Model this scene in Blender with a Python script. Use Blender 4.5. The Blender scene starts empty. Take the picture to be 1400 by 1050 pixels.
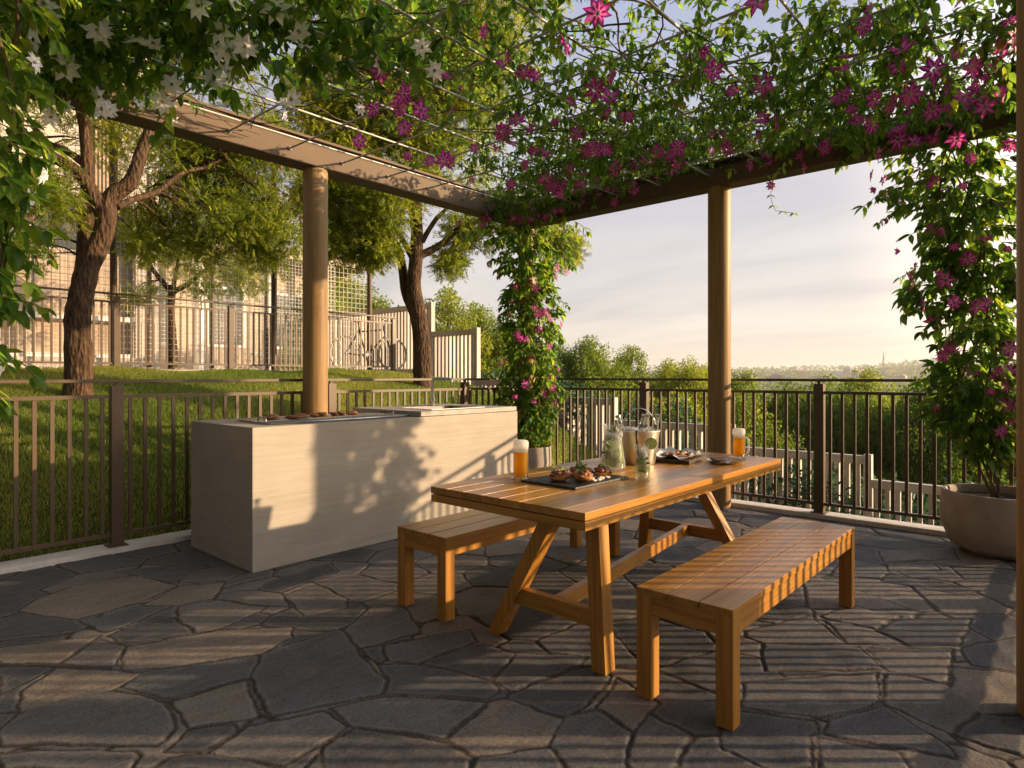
import bpy, bmesh, math, random
import numpy as np
from mathutils import Vector, Matrix
R = random.Random(7)
NR = np.random.RandomState(11)
SC = bpy.context.scene
COL = SC.collection
PI = math.pi
HAZE = 0.00022; SUN_E = 4.7; SKY_S = .102; VG = 4.7; EXPO = .98
VEIL = [(1.12, 1.01, .81), (.97, .92, .85), (.78, .76, .82), (.40, .51, .80)]

# ------------------------------------------------------------------ helpers
def tag(o, label=None, cat=None, group=None, kind=None):
    if label: o['label'] = label
    if cat: o['category'] = cat
    if group: o['group'] = group
    if kind: o['kind'] = kind
    return o

def thing(name, label, cat, loc=(0, 0, 0), rz=0.0, group=None):
    o = bpy.data.objects.new(name, None)
    COL.objects.link(o)
    o.empty_display_size = 0.1
    o.location = loc
    o.rotation_euler = (0, 0, rz)
    return tag(o, label, cat, group)

def link(name, me, mat=None, parent=None):
    o = bpy.data.objects.new(name, me)
    COL.objects.link(o)
    if mat is not None and len(me.materials) == 0:
        for m in (mat if isinstance(mat, (list, tuple)) else [mat]):
            me.materials.append(m)
    if parent is not None:
        o.parent = parent
    return o

class MB:
    """collects shapes for ONE mesh object"""
    def __init__(s):
        s.v = []; s.f = []; s.m = []; s.mi = 0
    def add(s, vs, fs):
        n = len(s.v)
        s.v += [tuple(v) for v in vs]
        s.f += [tuple(i + n for i in f) for f in fs]
        s.m += [s.mi] * len(fs)
        return s
    def box(s, x0, x1, y0, y1, z0, z1, ch=0.0):
        if ch <= 0:
            vs = [(x, y, z) for z in (z0, z1) for y in (y0, y1) for x in (x0, x1)]
            fs = [(0, 2, 3, 1), (4, 5, 7, 6), (0, 1, 5, 4), (2, 6, 7, 3), (0, 4, 6, 2), (1, 3, 7, 5)]
            return s.add(vs, fs)
        bm = bmesh.new()
        bmesh.ops.create_cube(bm, size=1)
        for v in bm.verts:
            v.co = Vector(((x0 + x1) / 2 + v.co.x * (x1 - x0), (y0 + y1) / 2 + v.co.y * (y1 - y0), (z0 + z1) / 2 + v.co.z * (z1 - z0)))
        bmesh.ops.bevel(bm, geom=bm.edges[:], offset=ch, segments=2, affect='EDGES', profile=0.6)
        bm.verts.index_update()
        s.add([v.co[:] for v in bm.verts], [[v.index for v in f.verts] for f in bm.faces])
        bm.free()
        return s
    def bar(s, a, b, w, h, up=(0, 0, 1), ch=0.0):
        """box along a-b, width w (sideways) and height h (up)"""
        a = Vector(a); b = Vector(b); d = b - a; L = d.length; d.normalize()
        u = Vector(up); r = d.cross(u)
        if r.length < 1e-5: r = d.cross(Vector((1, 0, 0)))
        r.normalize(); u = r.cross(d)
        t = MB().box(0, L, -w / 2, w / 2, -h / 2, h / 2, ch)
        s.add([a + d * x + r * y + u * z for x, y, z in t.v], t.f)
        return s
    def tube(s, pts, rad, n=8, cap=True):
        pts = [Vector(p) for p in pts]
        if not isinstance(rad, (list, tuple)): rad = [rad] * len(pts)
        rings = []
        t0 = (pts[1] - pts[0]).normalized()
        ref = Vector((0, 0, 1)) if abs(t0.z) < 0.9 else Vector((1, 0, 0))
        u = t0.cross(ref).normalized()
        vs = []
        for i, p in enumerate(pts):
            t = (pts[min(i + 1, len(pts) - 1)] - pts[max(i - 1, 0)])
            if t.length < 1e-9: t = t0
            t.normalize()
            u = (u - t * u.dot(t))
            if u.length < 1e-6: u = t.orthogonal()
            u.normalize(); w = t.cross(u)
            for k in range(n):
                a = 2 * PI * k / n
                vs.append(p + (u * math.cos(a) + w * math.sin(a)) * rad[i])
        fs = []
        for i in range(len(pts) - 1):
            for k in range(n):
                fs.append((i * n + k, i * n + (k + 1) % n, (i + 1) * n + (k + 1) % n, (i + 1) * n + k))
        if cap:
            fs.append(tuple(range(n - 1, -1, -1)))
            fs.append(tuple((len(pts) - 1) * n + k for k in range(n)))
        return s.add(vs, fs)
    def lathe(s, prof, n=32, c=(0, 0, 0), cap=True):
        vs = []; fs = []
        for r, z in prof:
            for k in range(n):
                a = 2 * PI * k / n
                vs.append((c[0] + r * math.cos(a), c[1] + r * math.sin(a), c[2] + z))
        for i in range(len(prof) - 1):
            for k in range(n):
                fs.append((i * n + k, i * n + (k + 1) % n, (i + 1) * n + (k + 1) % n, (i + 1) * n + k))
        if cap:
            fs.append(tuple(range(n - 1, -1, -1)))
            fs.append(tuple((len(prof) - 1) * n + k for k in range(n)))
        return s.add(vs, fs)
    def blob(s, c, r, seed=0, amp=0.2, sub=2, sq=(1, 1, 1)):
        bm = bmesh.new()
        bmesh.ops.create_icosphere(bm, subdivisions=sub, radius=1)
        rr = random.Random(seed)
        ph = [(rr.uniform(-3, 3), rr.uniform(-3, 3), rr.uniform(-3, 3), rr.uniform(0, 6)) for _ in range(4)]
        vs = []
        for v in bm.verts:
            q = v.co
            k = 1 + amp * sum(math.sin(p[0] * q.x + p[1] * q.y + p[2] * q.z + p[3]) for p in ph) / 2
            vs.append((c[0] + q.x * k * r * sq[0], c[1] + q.y * k * r * sq[1], c[2] + q.z * k * r * sq[2]))
        bm.verts.index_update()
        s.add(vs, [[v.index for v in f.verts] for f in bm.faces])
        bm.free()
        return s
    def build(s, name, mat, parent=None, smooth=False):
        me = bpy.data.meshes.new(name)
        me.from_pydata(s.v, [], s.f)
        for m in (mat if isinstance(mat, (list, tuple)) else [mat]): me.materials.append(m)
        if isinstance(mat, (list, tuple)): me.polygons.foreach_set('material_index', s.m)
        if smooth:
            me.polygons.foreach_set('use_smooth', [True] * len(me.polygons))
            if smooth == 'auto':
                me.set_sharp_from_angle(angle=math.radians(40))
        me.update()
        return link(name, me, None, parent)

def mesh_np(name, V, F, tone=None, smooth=False):
    V = np.asarray(V, np.float32); F = np.asarray(F, np.int32)
    me = bpy.data.meshes.new(name)
    me.vertices.add(len(V)); me.vertices.foreach_set('co', V.ravel())
    k = F.shape[1]
    me.loops.add(F.size); me.loops.foreach_set('vertex_index', F.ravel())
    me.polygons.add(len(F)); me.polygons.foreach_set('loop_start', np.arange(0, F.size, k, dtype=np.int32))
    if smooth: me.polygons.foreach_set('use_smooth', np.ones(len(F), bool))
    if tone is not None:
        c = np.ones((len(V), 4), np.float32); c[:, :tone.shape[1]] = tone
        at = me.color_attributes.new('tone', 'FLOAT_COLOR', 'POINT')
        at.data.foreach_set('color', c.ravel())
    me.update(calc_edges=True)
    me.validate()
    return me

# ------------------------------------------------------------------ leaf batches
LEAF8 = (np.array([(0, 0, 0), (.33, 0, -.03), (.68, 0, -.02), (1, 0, -.16), (.24, .8, .1), (.58, .78, .08), (.24, -.8, .1), (.58, -.78, .08)], float),
         np.array([(0, 4, 1), (1, 4, 5), (1, 5, 2), (2, 5, 3), (0, 1, 6), (1, 7, 6), (1, 2, 7), (2, 3, 7)]))
def fine_leaf(n=6):
    V = []; F = []
    us = [i / n for i in range(n + 1)]
    for i, u in enumerate(us): V.append((u, 0, -.03 * math.sin(PI * u) - .15 * u ** 2.5))
    wd = [math.sin(PI * u ** .72) ** .85 * (1 - .25 * u) for u in us]
    for s_ in (1, -1):
        b = len(V)
        for i in range(1, n): V.append((us[i] + .01, s_ * wd[i] * 1.12, .09 * wd[i] - .13 * us[i] ** 2.5 + .012 * math.sin(i * 2.2 + s_)))
        rim = [0] + [b + i for i in range(n - 1)] + [n]
        for i in range(n):
            t = []
            if rim[i] != i and True: t.append((i, rim[i], rim[i + 1]))
            if i == 0: t.append((0, rim[1], 1)); 
            elif i == n - 1: pass
            if i > 0 and i < n - 1: t.append((i, rim[i + 1], i + 1))
            if i == n - 1: t = [(i, rim[i], n)]
            F += t if s_ < 0 else [tuple(reversed(x)) for x in t]
    return np.array(V, float), np.array(F)
LEAF2 = (np.array([(0, 0, 0), (.45, 1, .15), (1, 0, -.1), (.45, -1, .15)], float), np.array([(0, 1, 2), (0, 2, 3)]))

LEAFF = fine_leaf()

def unit(a):
    return a / np.maximum(np.linalg.norm(a, axis=1, keepdims=True), 1e-9)

def leaves(P, D, N, L, W, tmpl, tone):
    """P base points, D directions, N normals, L lengths, W half widths"""
    T, F = tmpl
    D = unit(D); B = unit(np.cross(N, D)); N2 = np.cross(D, B)
    n = len(P); k = len(T)
    L = L[:, None, None]; W = W[:, None, None]
    V = P[:, None, :] + D[:, None, :] * (T[None, :, 0:1] * L) + B[:, None, :] * (T[None, :, 1:2] * W) + N2[:, None, :] * (T[None, :, 2:3] * L)
    FF = (F[None] + (np.arange(n) * k)[:, None, None]).reshape(-1, 3)
    return V.reshape(-1, 3), FF, np.repeat(tone, k, axis=0)

def rnd(n, a, b): return NR.uniform(a, b, n)

# ------------------------------------------------------------------ materials
def nt(name):
    m = bpy.data.materials.new(name); m.use_nodes = True
    t = m.node_tree
    return m, t, t.nodes['Principled BSDF'], t.nodes['Material Output']

def N(t, typ, **kw):
    n = t.nodes.new(typ)
    for k, v in kw.items():
        if k in n.inputs.keys(): n.inputs[k].default_value = v
        else: setattr(n, k, v)
    return n

def ramp(t, stops):
    n = t.nodes.new('ShaderNodeValToRGB')
    e = n.color_ramp.elements
    while len(e) < len(stops): e.new(0.5)
    for x, (p, c) in zip(e, stops):
        x.position = p; x.color = (*c, 1) if len(c) == 3 else c
    return n

def coords(t, scale=(1, 1, 1), typ='Object', rot=(0, 0, 0)):
    tc = t.nodes.new('ShaderNodeTexCoord'); mp = t.nodes.new('ShaderNodeMapping')
    mp.inputs['Scale'].default_value = scale; mp.inputs['Rotation'].default_value = rot
    t.links.new(tc.outputs[typ], mp.inputs['Vector'])
    return mp.outputs['Vector']

def bump(t, b, h, strength=0.3, dist=0.01):
    n = N(t, 'ShaderNodeBump', Strength=strength, Distance=dist)
    t.links.new(h, n.inputs['Height'])
    t.links.new(n.outputs['Normal'], b.inputs['Normal'])
    return n

def plain(name, col, rough=0.5, metal=0.0, var=0.12, scale=6.0, bmp=0.15, spec=0.5, coat=0):
    m, t, b, o = nt(name)
    v = coords(t, (scale,) * 3)
    n = N(t, 'ShaderNodeTexNoise', Scale=1.0, Detail=6.0, Roughness=0.65); t.links.new(v, n.inputs['Vector'])
    lo = [c * (1 - var * 1.6) for c in col]; hi = [min(1, c * (1 + var)) for c in col]
    r = ramp(t, [(0.3, lo), (0.7, hi)]); t.links.new(n.outputs['Fac'], r.inputs['Fac'])
    t.links.new(r.outputs['Color'], b.inputs['Base Color'])
    b.inputs['Roughness'].default_value = rough; b.inputs['Metallic'].default_value = metal
    b.inputs['Specular IOR Level'].default_value = spec; b.inputs['Coat Weight'].default_value = coat
    if bmp:
        n2 = N(t, 'ShaderNodeTexNoise', Scale=9.0, Detail=5.0); t.links.new(v, n2.inputs['Vector'])
        bump(t, b, n2.outputs['Fac'], bmp, 0.004)
    return m

def wood(name, axis, c0, c1, c2, rough=0.42, fine=60.0, spec=0.5, seams=None):
    m, t, b, o = nt(name)
    s = [fine, fine, fine]; s['xyz'.index(axis)] = fine * 0.035
    v = coords(t, tuple(s))
    n = N(t, 'ShaderNodeTexNoise', Scale=1.0, Detail=8.0, Roughness=0.6, Distortion=0.6); t.links.new(v, n.inputs['Vector'])
    s2 = [5, 5, 5]; s2['xyz'.index(axis)] = 0.7
    v2 = coords(t, tuple(s2))
    n2 = N(t, 'ShaderNodeTexNoise', Scale=1.0, Detail=3.0); t.links.new(v2, n2.inputs['Vector'])
    mx = N(t, 'ShaderNodeMath', operation='MULTIPLY_ADD'); mx.inputs[1].default_value = 0.62
    t.links.new(n.outputs['Fac'], mx.inputs[0])
    m3 = N(t, 'ShaderNodeMath', operation='MULTIPLY'); m3.inputs[1].default_value = 0.4
    t.links.new(n2.outputs['Fac'], m3.inputs[0]); t.links.new(m3.outputs[0], mx.inputs[2])
    r = ramp(t, [(0.36, c0), (0.5, c1), (0.66, c2)]); t.links.new(mx.outputs[0], r.inputs['Fac'])
    # every board its own tone
    oi = t.nodes.new('ShaderNodeObjectInfo'); geo = t.nodes.new('ShaderNodeNewGeometry')
    hv = N(t, 'ShaderNodeHueSaturation'); ad = N(t, 'ShaderNodeMapRange'); ad.inputs['To Min'].default_value = 0.72; ad.inputs['To Max'].default_value = 1.22
    t.links.new(geo.outputs['Random Per Island'], ad.inputs['Value'])
    t.links.new(ad.outputs[0], hv.inputs['Value']); t.links.new(r.outputs['Color'], hv.inputs['Color'])
    t.links.new(hv.outputs['Color'], b.inputs['Base Color'])
    b.inputs['Roughness'].default_value = rough; b.inputs['Specular IOR Level'].default_value = spec
    bump(t, b, n.outputs['Fac'], 0.18, 0.002)
    return m

def leaf_mat(name, dark, mid, light, trans=0.4, rough=0.45, tcol=None, spec=0.35, obj_var=False):
    m, t, b, o = nt(name)
    at = N(t, 'ShaderNodeVertexColor', layer_name='tone')
    sp = t.nodes.new('ShaderNodeSeparateColor'); t.links.new(at.outputs['Color'], sp.inputs['Color'])
    r = ramp(t, [(0.0, dark), (0.5, mid), (1.0, light)]); t.links.new(sp.outputs[0], r.inputs['Fac'])
    t.links.new(r.outputs['Color'], b.inputs['Base Color'])
    b.inputs['Roughness'].default_value = rough; b.inputs['Specular IOR Level'].default_value = spec
    if obj_var:
        oi = t.nodes.new('ShaderNodeObjectInfo'); mh = N(t, 'ShaderNodeMapRange'); mh.inputs['To Min'].default_value = .48; mh.inputs['To Max'].default_value = .53; t.links.new(oi.outputs['Random'], mh.inputs['Value'])
        mv = N(t, 'ShaderNodeMapRange'); mv.inputs['To Min'].default_value = 1.3; mv.inputs['To Max'].default_value = .62; t.links.new(oi.outputs['Random'], mv.inputs['Value'])
        ov = N(t, 'ShaderNodeHueSaturation'); t.links.new(mh.outputs[0], ov.inputs['Hue']); t.links.new(mv.outputs[0], ov.inputs['Value']); t.links.new(r.outputs['Color'], ov.inputs['Color']); r = ov
        t.links.new(r.outputs['Color'], b.inputs['Base Color'])
    tr = t.nodes.new('ShaderNodeBsdfTranslucent')
    hv = N(t, 'ShaderNodeHueSaturation', Hue=0.485, Saturation=1.05, Value=3.2)
    t.links.new(r.outputs['Color'], hv.inputs['Color'])
    if tcol: tr.inputs['Color'].default_value = (*tcol, 1)
    else: t.links.new(hv.outputs['Color'], tr.inputs['Color'])
    mx = N(t, 'ShaderNodeMixShader', Fac=trans)
    t.links.new(b.outputs[0], mx.inputs[1]); t.links.new(tr.outputs[0], mx.inputs[2]); t.links.new(mx.outputs[0], o.inputs['Surface'])
    return m

M = {}
M['teak_x'] = wood('teak_along_x', 'x', (.24, .100, .015), (.40, .182, .028), (.52, .265, .055), rough=.29)
M['teak_y'] = wood('teak_along_y', 'y', (.23, .095, .012), (.39, .175, .023), (.50, .245, .044), rough=.42)
M['teak_z'] = wood('teak_along_z', 'z', (.23, .095, .012), (.39, .175, .023), (.50, .245, .044), rough=.42)
M['column'] = wood('column_wood', 'z', (.19, .112, .046), (.27, .168, .070), (.345, .225, .10), rough=.5, fine=40, spec=.3)
M['beam'] = plain('bronze_steel', (.140, .096, .058), .55, 0, .06, 3, .05, .15)
M['rail'] = plain('fence_bronze', (.095, .060, .033), .42, 0, .08, 5, .05, .45)
M['darkrail'] = plain('pole_brown', (.10, .065, .04), .5, 0, .1, 5, .05, .4)
M['kerb'] = plain('kerb_stone', (.68, .63, .57), .8, 0, .12, 9, .3, .3)
M['slatwood'] = wood('grey_board', 'z', (.43, .40, .36), (.51, .475, .43), (.57, .535, .49), rough=.7, fine=50, spec=.25)
M['cable'] = plain('steel_cable', (.52, .49, .44), .5, .2, .05, 20, 0)
M['steel'] = plain('stainless', (.62, .60, .57), .22, 1, .05, 8, .05)
M['brushed'] = plain('brushed_metal', (.80, .74, .64), .36, 1, .05, 12, .05)
M['slab'] = plain('slab_stone', (.40, .375, .345), .6, 0, .14, 14, .2, .35)
M['pot'] = plain('clay_pot', (.36, .305, .255), .75, 0, .12, 7, .25, .3)
M['soil'] = plain('soil', (.035, .024, .016), .95, 0, .4, 40, .8, .1)
M['slate'] = plain('slate_plate', (.022, .021, .021), .45, 0, .3, 30, .3, .4)
M['bread'] = plain('toast', (.42, .175, .045), .7, 0, .4, 30, .6, .3)
M['meat'] = plain('seared_meat', (.24, .085, .032), .45, 0, .5, 26, .7, .5)
M['sausage'] = plain('grilled_sausage', (.33, .10, .035), .4, 0, .4, 30, .4, .5)
M['herb'] = plain('green_herb', (.20, .29, .05), .6, 0, .4, 60, .4, .3)
M['cheese'] = plain('white_crumb', (.72, .68, .58), .7, 0, .1, 40, .3, .3)
M['darkboard'] = plain('walnut_board', (.05, .024, .012), .5, 0, .25, 20, .2, .4)
M['paper'] = plain('white_paper', (.72, .70, .66), .85, 0, .05, 20, .15, .2)
M['darkcloth'] = plain('leather_sleeve', (.09, .04, .025), .55, 0, .2, 30, .3, .4)
M['foam'] = None
M['rubber'] = plain('black_plastic', (.012, .012, .012), .5, 0, .2, 20, 0)
M['tyre'] = plain('tyre', (.02, .02, .02), .7, 0, .2, 20, .1)
M['tyre_pale'] = plain('cream_tyre', (.55, .5, .42), .7, 0, .1, 20, .1)
M['saddle'] = plain('saddle_leather', (.12, .045, .02), .5, 0, .2, 20, .2)
M['bikeframe'] = plain('bike_paint', (.05, .045, .04), .35, 0, .1, 10, 0, .5)
M['net'] = plain('net_cord', (.72, .69, .62), .7, 0, .1, 20, 0)
M['render'] = plain('white_render', (.50, .455, .40), .85, 0, .06, 1.2, .15, .25)
M['louvre'] = plain('louvre_wood', (.40, .30, .2), .7, 0, .12, 6, .1, .3)
M['brick'] = plain('pink_brick', (.46, .25, .17), .8, 0, .2, 12, .3, .3)
M['whitepaint'] = plain('white_paint', (.78, .76, .72), .5, 0, .04, 3, .05)
M['blind'] = plain('beige_blind', (.45, .35, .26), .7, 0, .12, 2, .1)
M['ice'] = None

def mk_stone():
    m, t, b, o = nt('flagstone')
    at = N(t, 'ShaderNodeVertexColor', layer_name='tone')
    sp = t.nodes.new('ShaderNodeSeparateColor'); t.links.new(at.outputs['Color'], sp.inputs['Color'])
    v = coords(t, (1, 1, 1))
    big = N(t, 'ShaderNodeTexNoise', Scale=2.2, Detail=5.0, Roughness=.6); t.links.new(v, big.inputs['Vector'])
    fine = N(t, 'ShaderNodeTexNoise', Scale=85.0, Detail=8.0, Roughness=.75); t.links.new(v, fine.inputs['Vector'])
    lay = N(t, 'ShaderNodeTexNoise', Scale=7.0, Detail=7.0, Roughness=.6, Distortion=1.6); t.links.new(v, lay.inputs['Vector'])
    vs = coords(t, (5, 26, 5), rot=(0, 0, .5))
    streak = N(t, 'ShaderNodeTexNoise', Scale=1.0, Detail=6.0, Roughness=.6, Distortion=.9); t.links.new(vs, streak.inputs['Vector'])
    # tone.r picks the stone's own colour
    r = ramp(t, [(0.0, (.056, .060, .066)), (0.35, (.092, .094, .098)), (0.6, (.124, .118, .113)), (0.8, (.172, .146, .122)), (0.93, (.20, .166, .132)), (1.0, (.26, .228, .18))])
    t.links.new(sp.outputs[0], r.inputs['Fac'])
    mulA = N(t, 'ShaderNodeMapRange'); mulA.inputs['From Min'].default_value = .3; mulA.inputs['From Max'].default_value = .7
    mulA.inputs['To Min'].default_value = .62; mulA.inputs['To Max'].default_value = 1.38
    mixn = N(t, 'ShaderNodeMath', operation='ADD'); hf = N(t, 'ShaderNodeMath', operation='MULTIPLY'); hf.inputs[1].default_value = .5
    a1 = N(t, 'ShaderNodeMath', operation='ADD'); t.links.new(big.outputs['Fac'], a1.inputs[0]); t.links.new(streak.outputs['Fac'], a1.inputs[1])
    t.links.new(a1.outputs[0], hf.inputs[0])
    t.links.new(hf.outputs[0], mulA.inputs['Value'])
    hv = N(t, 'ShaderNodeHueSaturation'); t.links.new(mulA.outputs[0], hv.inputs['Value']); t.links.new(r.outputs['Color'], hv.inputs['Color'])
    # rusty stains
    st = N(t, 'ShaderNodeMapRange'); st.inputs['From Min'].default_value = .52; st.inputs['From Max'].default_value = .75; st.inputs['To Max'].default_value = .55
    t.links.new(lay.outputs['Fac'], st.inputs['Value'])
    mst = N(t, 'ShaderNodeMix', data_type='RGBA'); t.links.new(st.outputs[0], mst.inputs['Factor'])
    t.links.new(hv.outputs['Color'], mst.inputs[6]); mst.inputs[7].default_value = (.19, .128, .085, 1)
    # grit speckle
    sk = N(t, 'ShaderNodeMapRange'); sk.inputs['From Min'].default_value = .35; sk.inputs['From Max'].default_value = .7; sk.inputs['To Min'].default_value = .6; sk.inputs['To Max'].default_value = 1.45
    t.links.new(fine.outputs['Fac'], sk.inputs['Value'])
    h2 = N(t, 'ShaderNodeHueSaturation'); t.links.new(sk.outputs[0], h2.inputs['Value']); t.links.new(mst.outputs[2], h2.inputs['Color'])
    # pale worn rim (tone.b) and sandy joint (tone.g)
    mw = N(t, 'ShaderNodeMix', data_type='RGBA'); mrim = N(t, 'ShaderNodeMath', operation='MULTIPLY')
    t.links.new(sp.outputs[2], mrim.inputs[0]); t.links.new(fine.outputs['Fac'], mrim.inputs[1])
    t.links.new(mrim.outputs[0], mw.inputs['Factor']); t.links.new(h2.outputs['Color'], mw.inputs[6]); mw.inputs[7].default_value = (.25, .225, .19, 1)
    jn = ramp(t, [(.35, (.014, .010, .007)), (.72, (.10, .070, .045))]); t.links.new(fine.outputs['Fac'], jn.inputs['Fac'])
    mj = N(t, 'ShaderNodeMix', data_type='RGBA'); t.links.new(sp.outputs[1], mj.inputs['Factor']); t.links.new(mw.outputs[2], mj.inputs[6]); t.links.new(jn.outputs['Color'], mj.inputs[7])
    t.links.new(mj.outputs[2], b.inputs['Base Color'])
    b.inputs['Roughness'].default_value = .72; b.inputs['Specular IOR Level'].default_value = .35
    hsum = N(t, 'ShaderNodeMath', operation='MULTIPLY_ADD'); hsum.inputs[1].default_value = 1.1
    t.links.new(fine.outputs['Fac'], hsum.inputs[0]); t.links.new(lay.outputs['Fac'], hsum.inputs[2])
    bump(t, b, hsum.outputs[0], .5, .009)
    return m
M['stone'] = mk_stone()

def mk_counter():
    m, t, b, o = nt('board_marked_concrete')
    v = coords(t, (1.1, 1.1, 22)); n = N(t, 'ShaderNodeTexNoise', Scale=1.6, Detail=8.0, Roughness=.62, Distortion=.5); t.links.new(v, n.inputs['Vector'])
    v2 = coords(t, (2, 2, 3)); n2 = N(t, 'ShaderNodeTexNoise', Scale=1.3, Detail=5.0); t.links.new(v2, n2.inputs['Vector'])
    ad = N(t, 'ShaderNodeMath', operation='ADD'); t.links.new(n.outputs['Fac'], ad.inputs[0]); t.links.new(n2.outputs['Fac'], ad.inputs[1])
    hf = N(t, 'ShaderNodeMath', operation='MULTIPLY'); hf.inputs[1].default_value = .5; t.links.new(ad.outputs[0], hf.inputs[0])
    r = ramp(t, [(.3, (.325, .285, .235)), (.5, (.375, .335, .28)), (.7, (.42, .38, .325))]); t.links.new(hf.outputs[0], r.inputs['Fac'])
    t.links.new(r.outputs['Color'], b.inputs['Base Color']); b.inputs['Roughness'].default_value = .75; b.inputs['Specular IOR Level'].default_value = .3
    bump(t, b, n.outputs['Fac'], .5, .006)
    return m
M['counter'] = mk_counter()

def mk_bark():
    m, t, b, o = nt('tree_bark')
    v = coords(t, (9, 9, 2.2)); n = N(t, 'ShaderNodeTexNoise', Scale=1.7, Detail=9.0, Roughness=.68, Distortion=1.2); t.links.new(v, n.inputs['Vector'])
    r = ramp(t, [(.32, (.024, .015, .009)), (.52, (.085, .050, .028)), (.72, (.175, .112, .066))]); t.links.new(n.outputs['Fac'], r.inputs['Fac'])
    t.links.new(r.outputs['Color'], b.inputs['Base Color']); b.inputs['Roughness'].default_value = .85; b.inputs['Specular IOR Level'].default_value = .2
    v2 = coords(t, (1, 1, .35)); vo = N(t, 'ShaderNodeTexVoronoi', Scale=34.0); t.links.new(v2, vo.inputs['Vector'])
    ad = N(t, 'ShaderNodeMath', operation='ADD'); t.links.new(n.outputs['Fac'], ad.inputs[0]); t.links.new(vo.outputs['Distance'], ad.inputs[1])
    bump(t, b, ad.outputs[0], .9, .03)
    return m
M['bark'] = mk_bark()
M['stem'] = plain('vine_stem', (.13, .09, .045), .7, 0, .3, 20, .3, .3)
M['vine'] = leaf_mat('vine_leaf', (.032, .078, .013), (.072, .145, .019), (.175, .215, .026), .56, .42)
M['treeleaf'] = leaf_mat('locust_leaf', (.058, .095, .013), (.122, .168, .021), (.215, .215, .028), .55, .5)
M['farleaf'] = leaf_mat('far_tree_leaf', (.060, .10, .014), (.118, .165, .021), (.20, .205, .028), .45, .6, obj_var=True)
M['bushleaf'] = leaf_mat('bush_leaf', (.020, .050, .026), (.036, .080, .034), (.06, .11, .04), .3, .5)
M['grass'] = leaf_mat('grass_blade', (.065, .115, .020), (.135, .175, .034), (.27, .255, .065), .48, .55)
M['magenta'] = leaf_mat('magenta_petal', (.17, .007, .10), (.31, .013, .165), (.58, .20, .38), .35, .5)
M['whitepetal'] = leaf_mat('white_petal', (.62, .56, .66), (.80, .77, .80), (.84, .82, .84), .3, .5)
M['pinkcore'] = plain('pale_stamen', (.62, .45, .42), .6, 0, .1, 30, 0)
M['yellowcore'] = plain('yellow_stamen', (.6, .5, .25), .6, 0, .1, 30, 0)

def mk_ground(name, a, b_, c, sc=1.0):
    m, t, b, o = nt(name)
    v = coords(t, (sc,) * 3); n = N(t, 'ShaderNodeTexNoise', Scale=1.0, Detail=9.0, Roughness=.7); t.links.new(v, n.inputs['Vector'])
    r = ramp(t, [(.3, a), (.5, b_), (.7, c)]); t.links.new(n.outputs['Fac'], r.inputs['Fac'])
    t.links.new(r.outputs['Color'], b.inputs['Base Color']); b.inputs['Roughness'].default_value = .95; b.inputs['Specular IOR Level'].default_value = .1
    bump(t, b, n.outputs['Fac'], .6, .05)
    return m
M['lawn'] = mk_ground('lawn_turf', (.05, .065, .01), (.085, .10, .016), (.13, .13, .028), 3.0)
M['terrain'] = mk_ground('valley_ground', (.030, .038, .012), (.05, .058, .018), (.085, .085, .03), .05)
M['plaza'] = mk_ground('plaza_paving', (.36, .30, .24), (.42, .355, .28), (.48, .41, .33), 2.0)
M['hill'] = mk_ground('far_hill', (.045, .055, .03), (.07, .078, .045), (.12, .12, .08), .012)

def mk_glass(name, tint=(1, 1, 1), rough=0.0, ior=1.45, body=0.0, bcol=(1, 1, 1), tl=.5):
    """thin clear glass: see-through with mirror edges, and optionally some cloudy body"""
    m, t, b, o = nt(name); t.nodes.remove(b)
    tr = t.nodes.new('ShaderNodeBsdfTransparent'); tr.inputs['Color'].default_value = (*tint, 1)
    gl = N(t, 'ShaderNodeBsdfGlossy', Roughness=rough)
    n = N(t, 'ShaderNodeTexNoise', Scale=30.0); bp = N(t, 'ShaderNodeBump', Strength=.05, Distance=.002); t.links.new(n.outputs['Fac'], bp.inputs['Height']); t.links.new(bp.outputs['Normal'], gl.inputs['Normal'])
    fr = N(t, 'ShaderNodeFresnel', IOR=ior)
    base = tr.outputs[0]
    if body:
        d = t.nodes.new('ShaderNodeBsdfTranslucent'); d.inputs['Color'].default_value = (*bcol, 1)
        d2 = t.nodes.new('ShaderNodeBsdfDiffuse'); d2.inputs['Color'].default_value = (*bcol, 1)
        h = N(t, 'ShaderNodeMixShader', Fac=1 - tl); t.links.new(d.outputs[0], h.inputs[1]); t.links.new(d2.outputs[0], h.inputs[2])
        x = N(t, 'ShaderNodeMixShader', Fac=body); t.links.new(tr.outputs[0], x.inputs[1]); t.links.new(h.outputs[0], x.inputs[2]); base = x.outputs[0]
    mx = t.nodes.new('ShaderNodeMixShader'); fm = N(t, 'ShaderNodeMath', operation='MULTIPLY', use_clamp=True); fm.inputs[1].default_value = .45; t.links.new(fr.outputs[0], fm.inputs[0]); t.links.new(fm.outputs[0], mx.inputs['Fac']); t.links.new(base, mx.inputs[1]); t.links.new(gl.outputs[0], mx.inputs[2]); t.links.new(mx.outputs[0], o.inputs['Surface'])
    return m
M['glass'] = mk_glass('clear_glass', (.96, .97, .96), .02, 1.4, .07, (.95, .95, .93), .6)
M['mugglass'] = mk_glass('mug_glass', (.97, .97, .95), .02, 1.35, .015, (.95, .95, .93), .6)
M['ice'] = mk_glass('ice', (.9, .92, .94), .15, 1.3, .5, (.93, .94, .95), .6)
M['drink'] = mk_glass('mojito', (.88, .92, .72), .05, 1.15, .32, (.99, .98, .80), .75)
M['beer'] = mk_glass('amber_beer', (.95, .45, .05), .05, 1.2, .88, (.95, .58, .004), .7)
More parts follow.
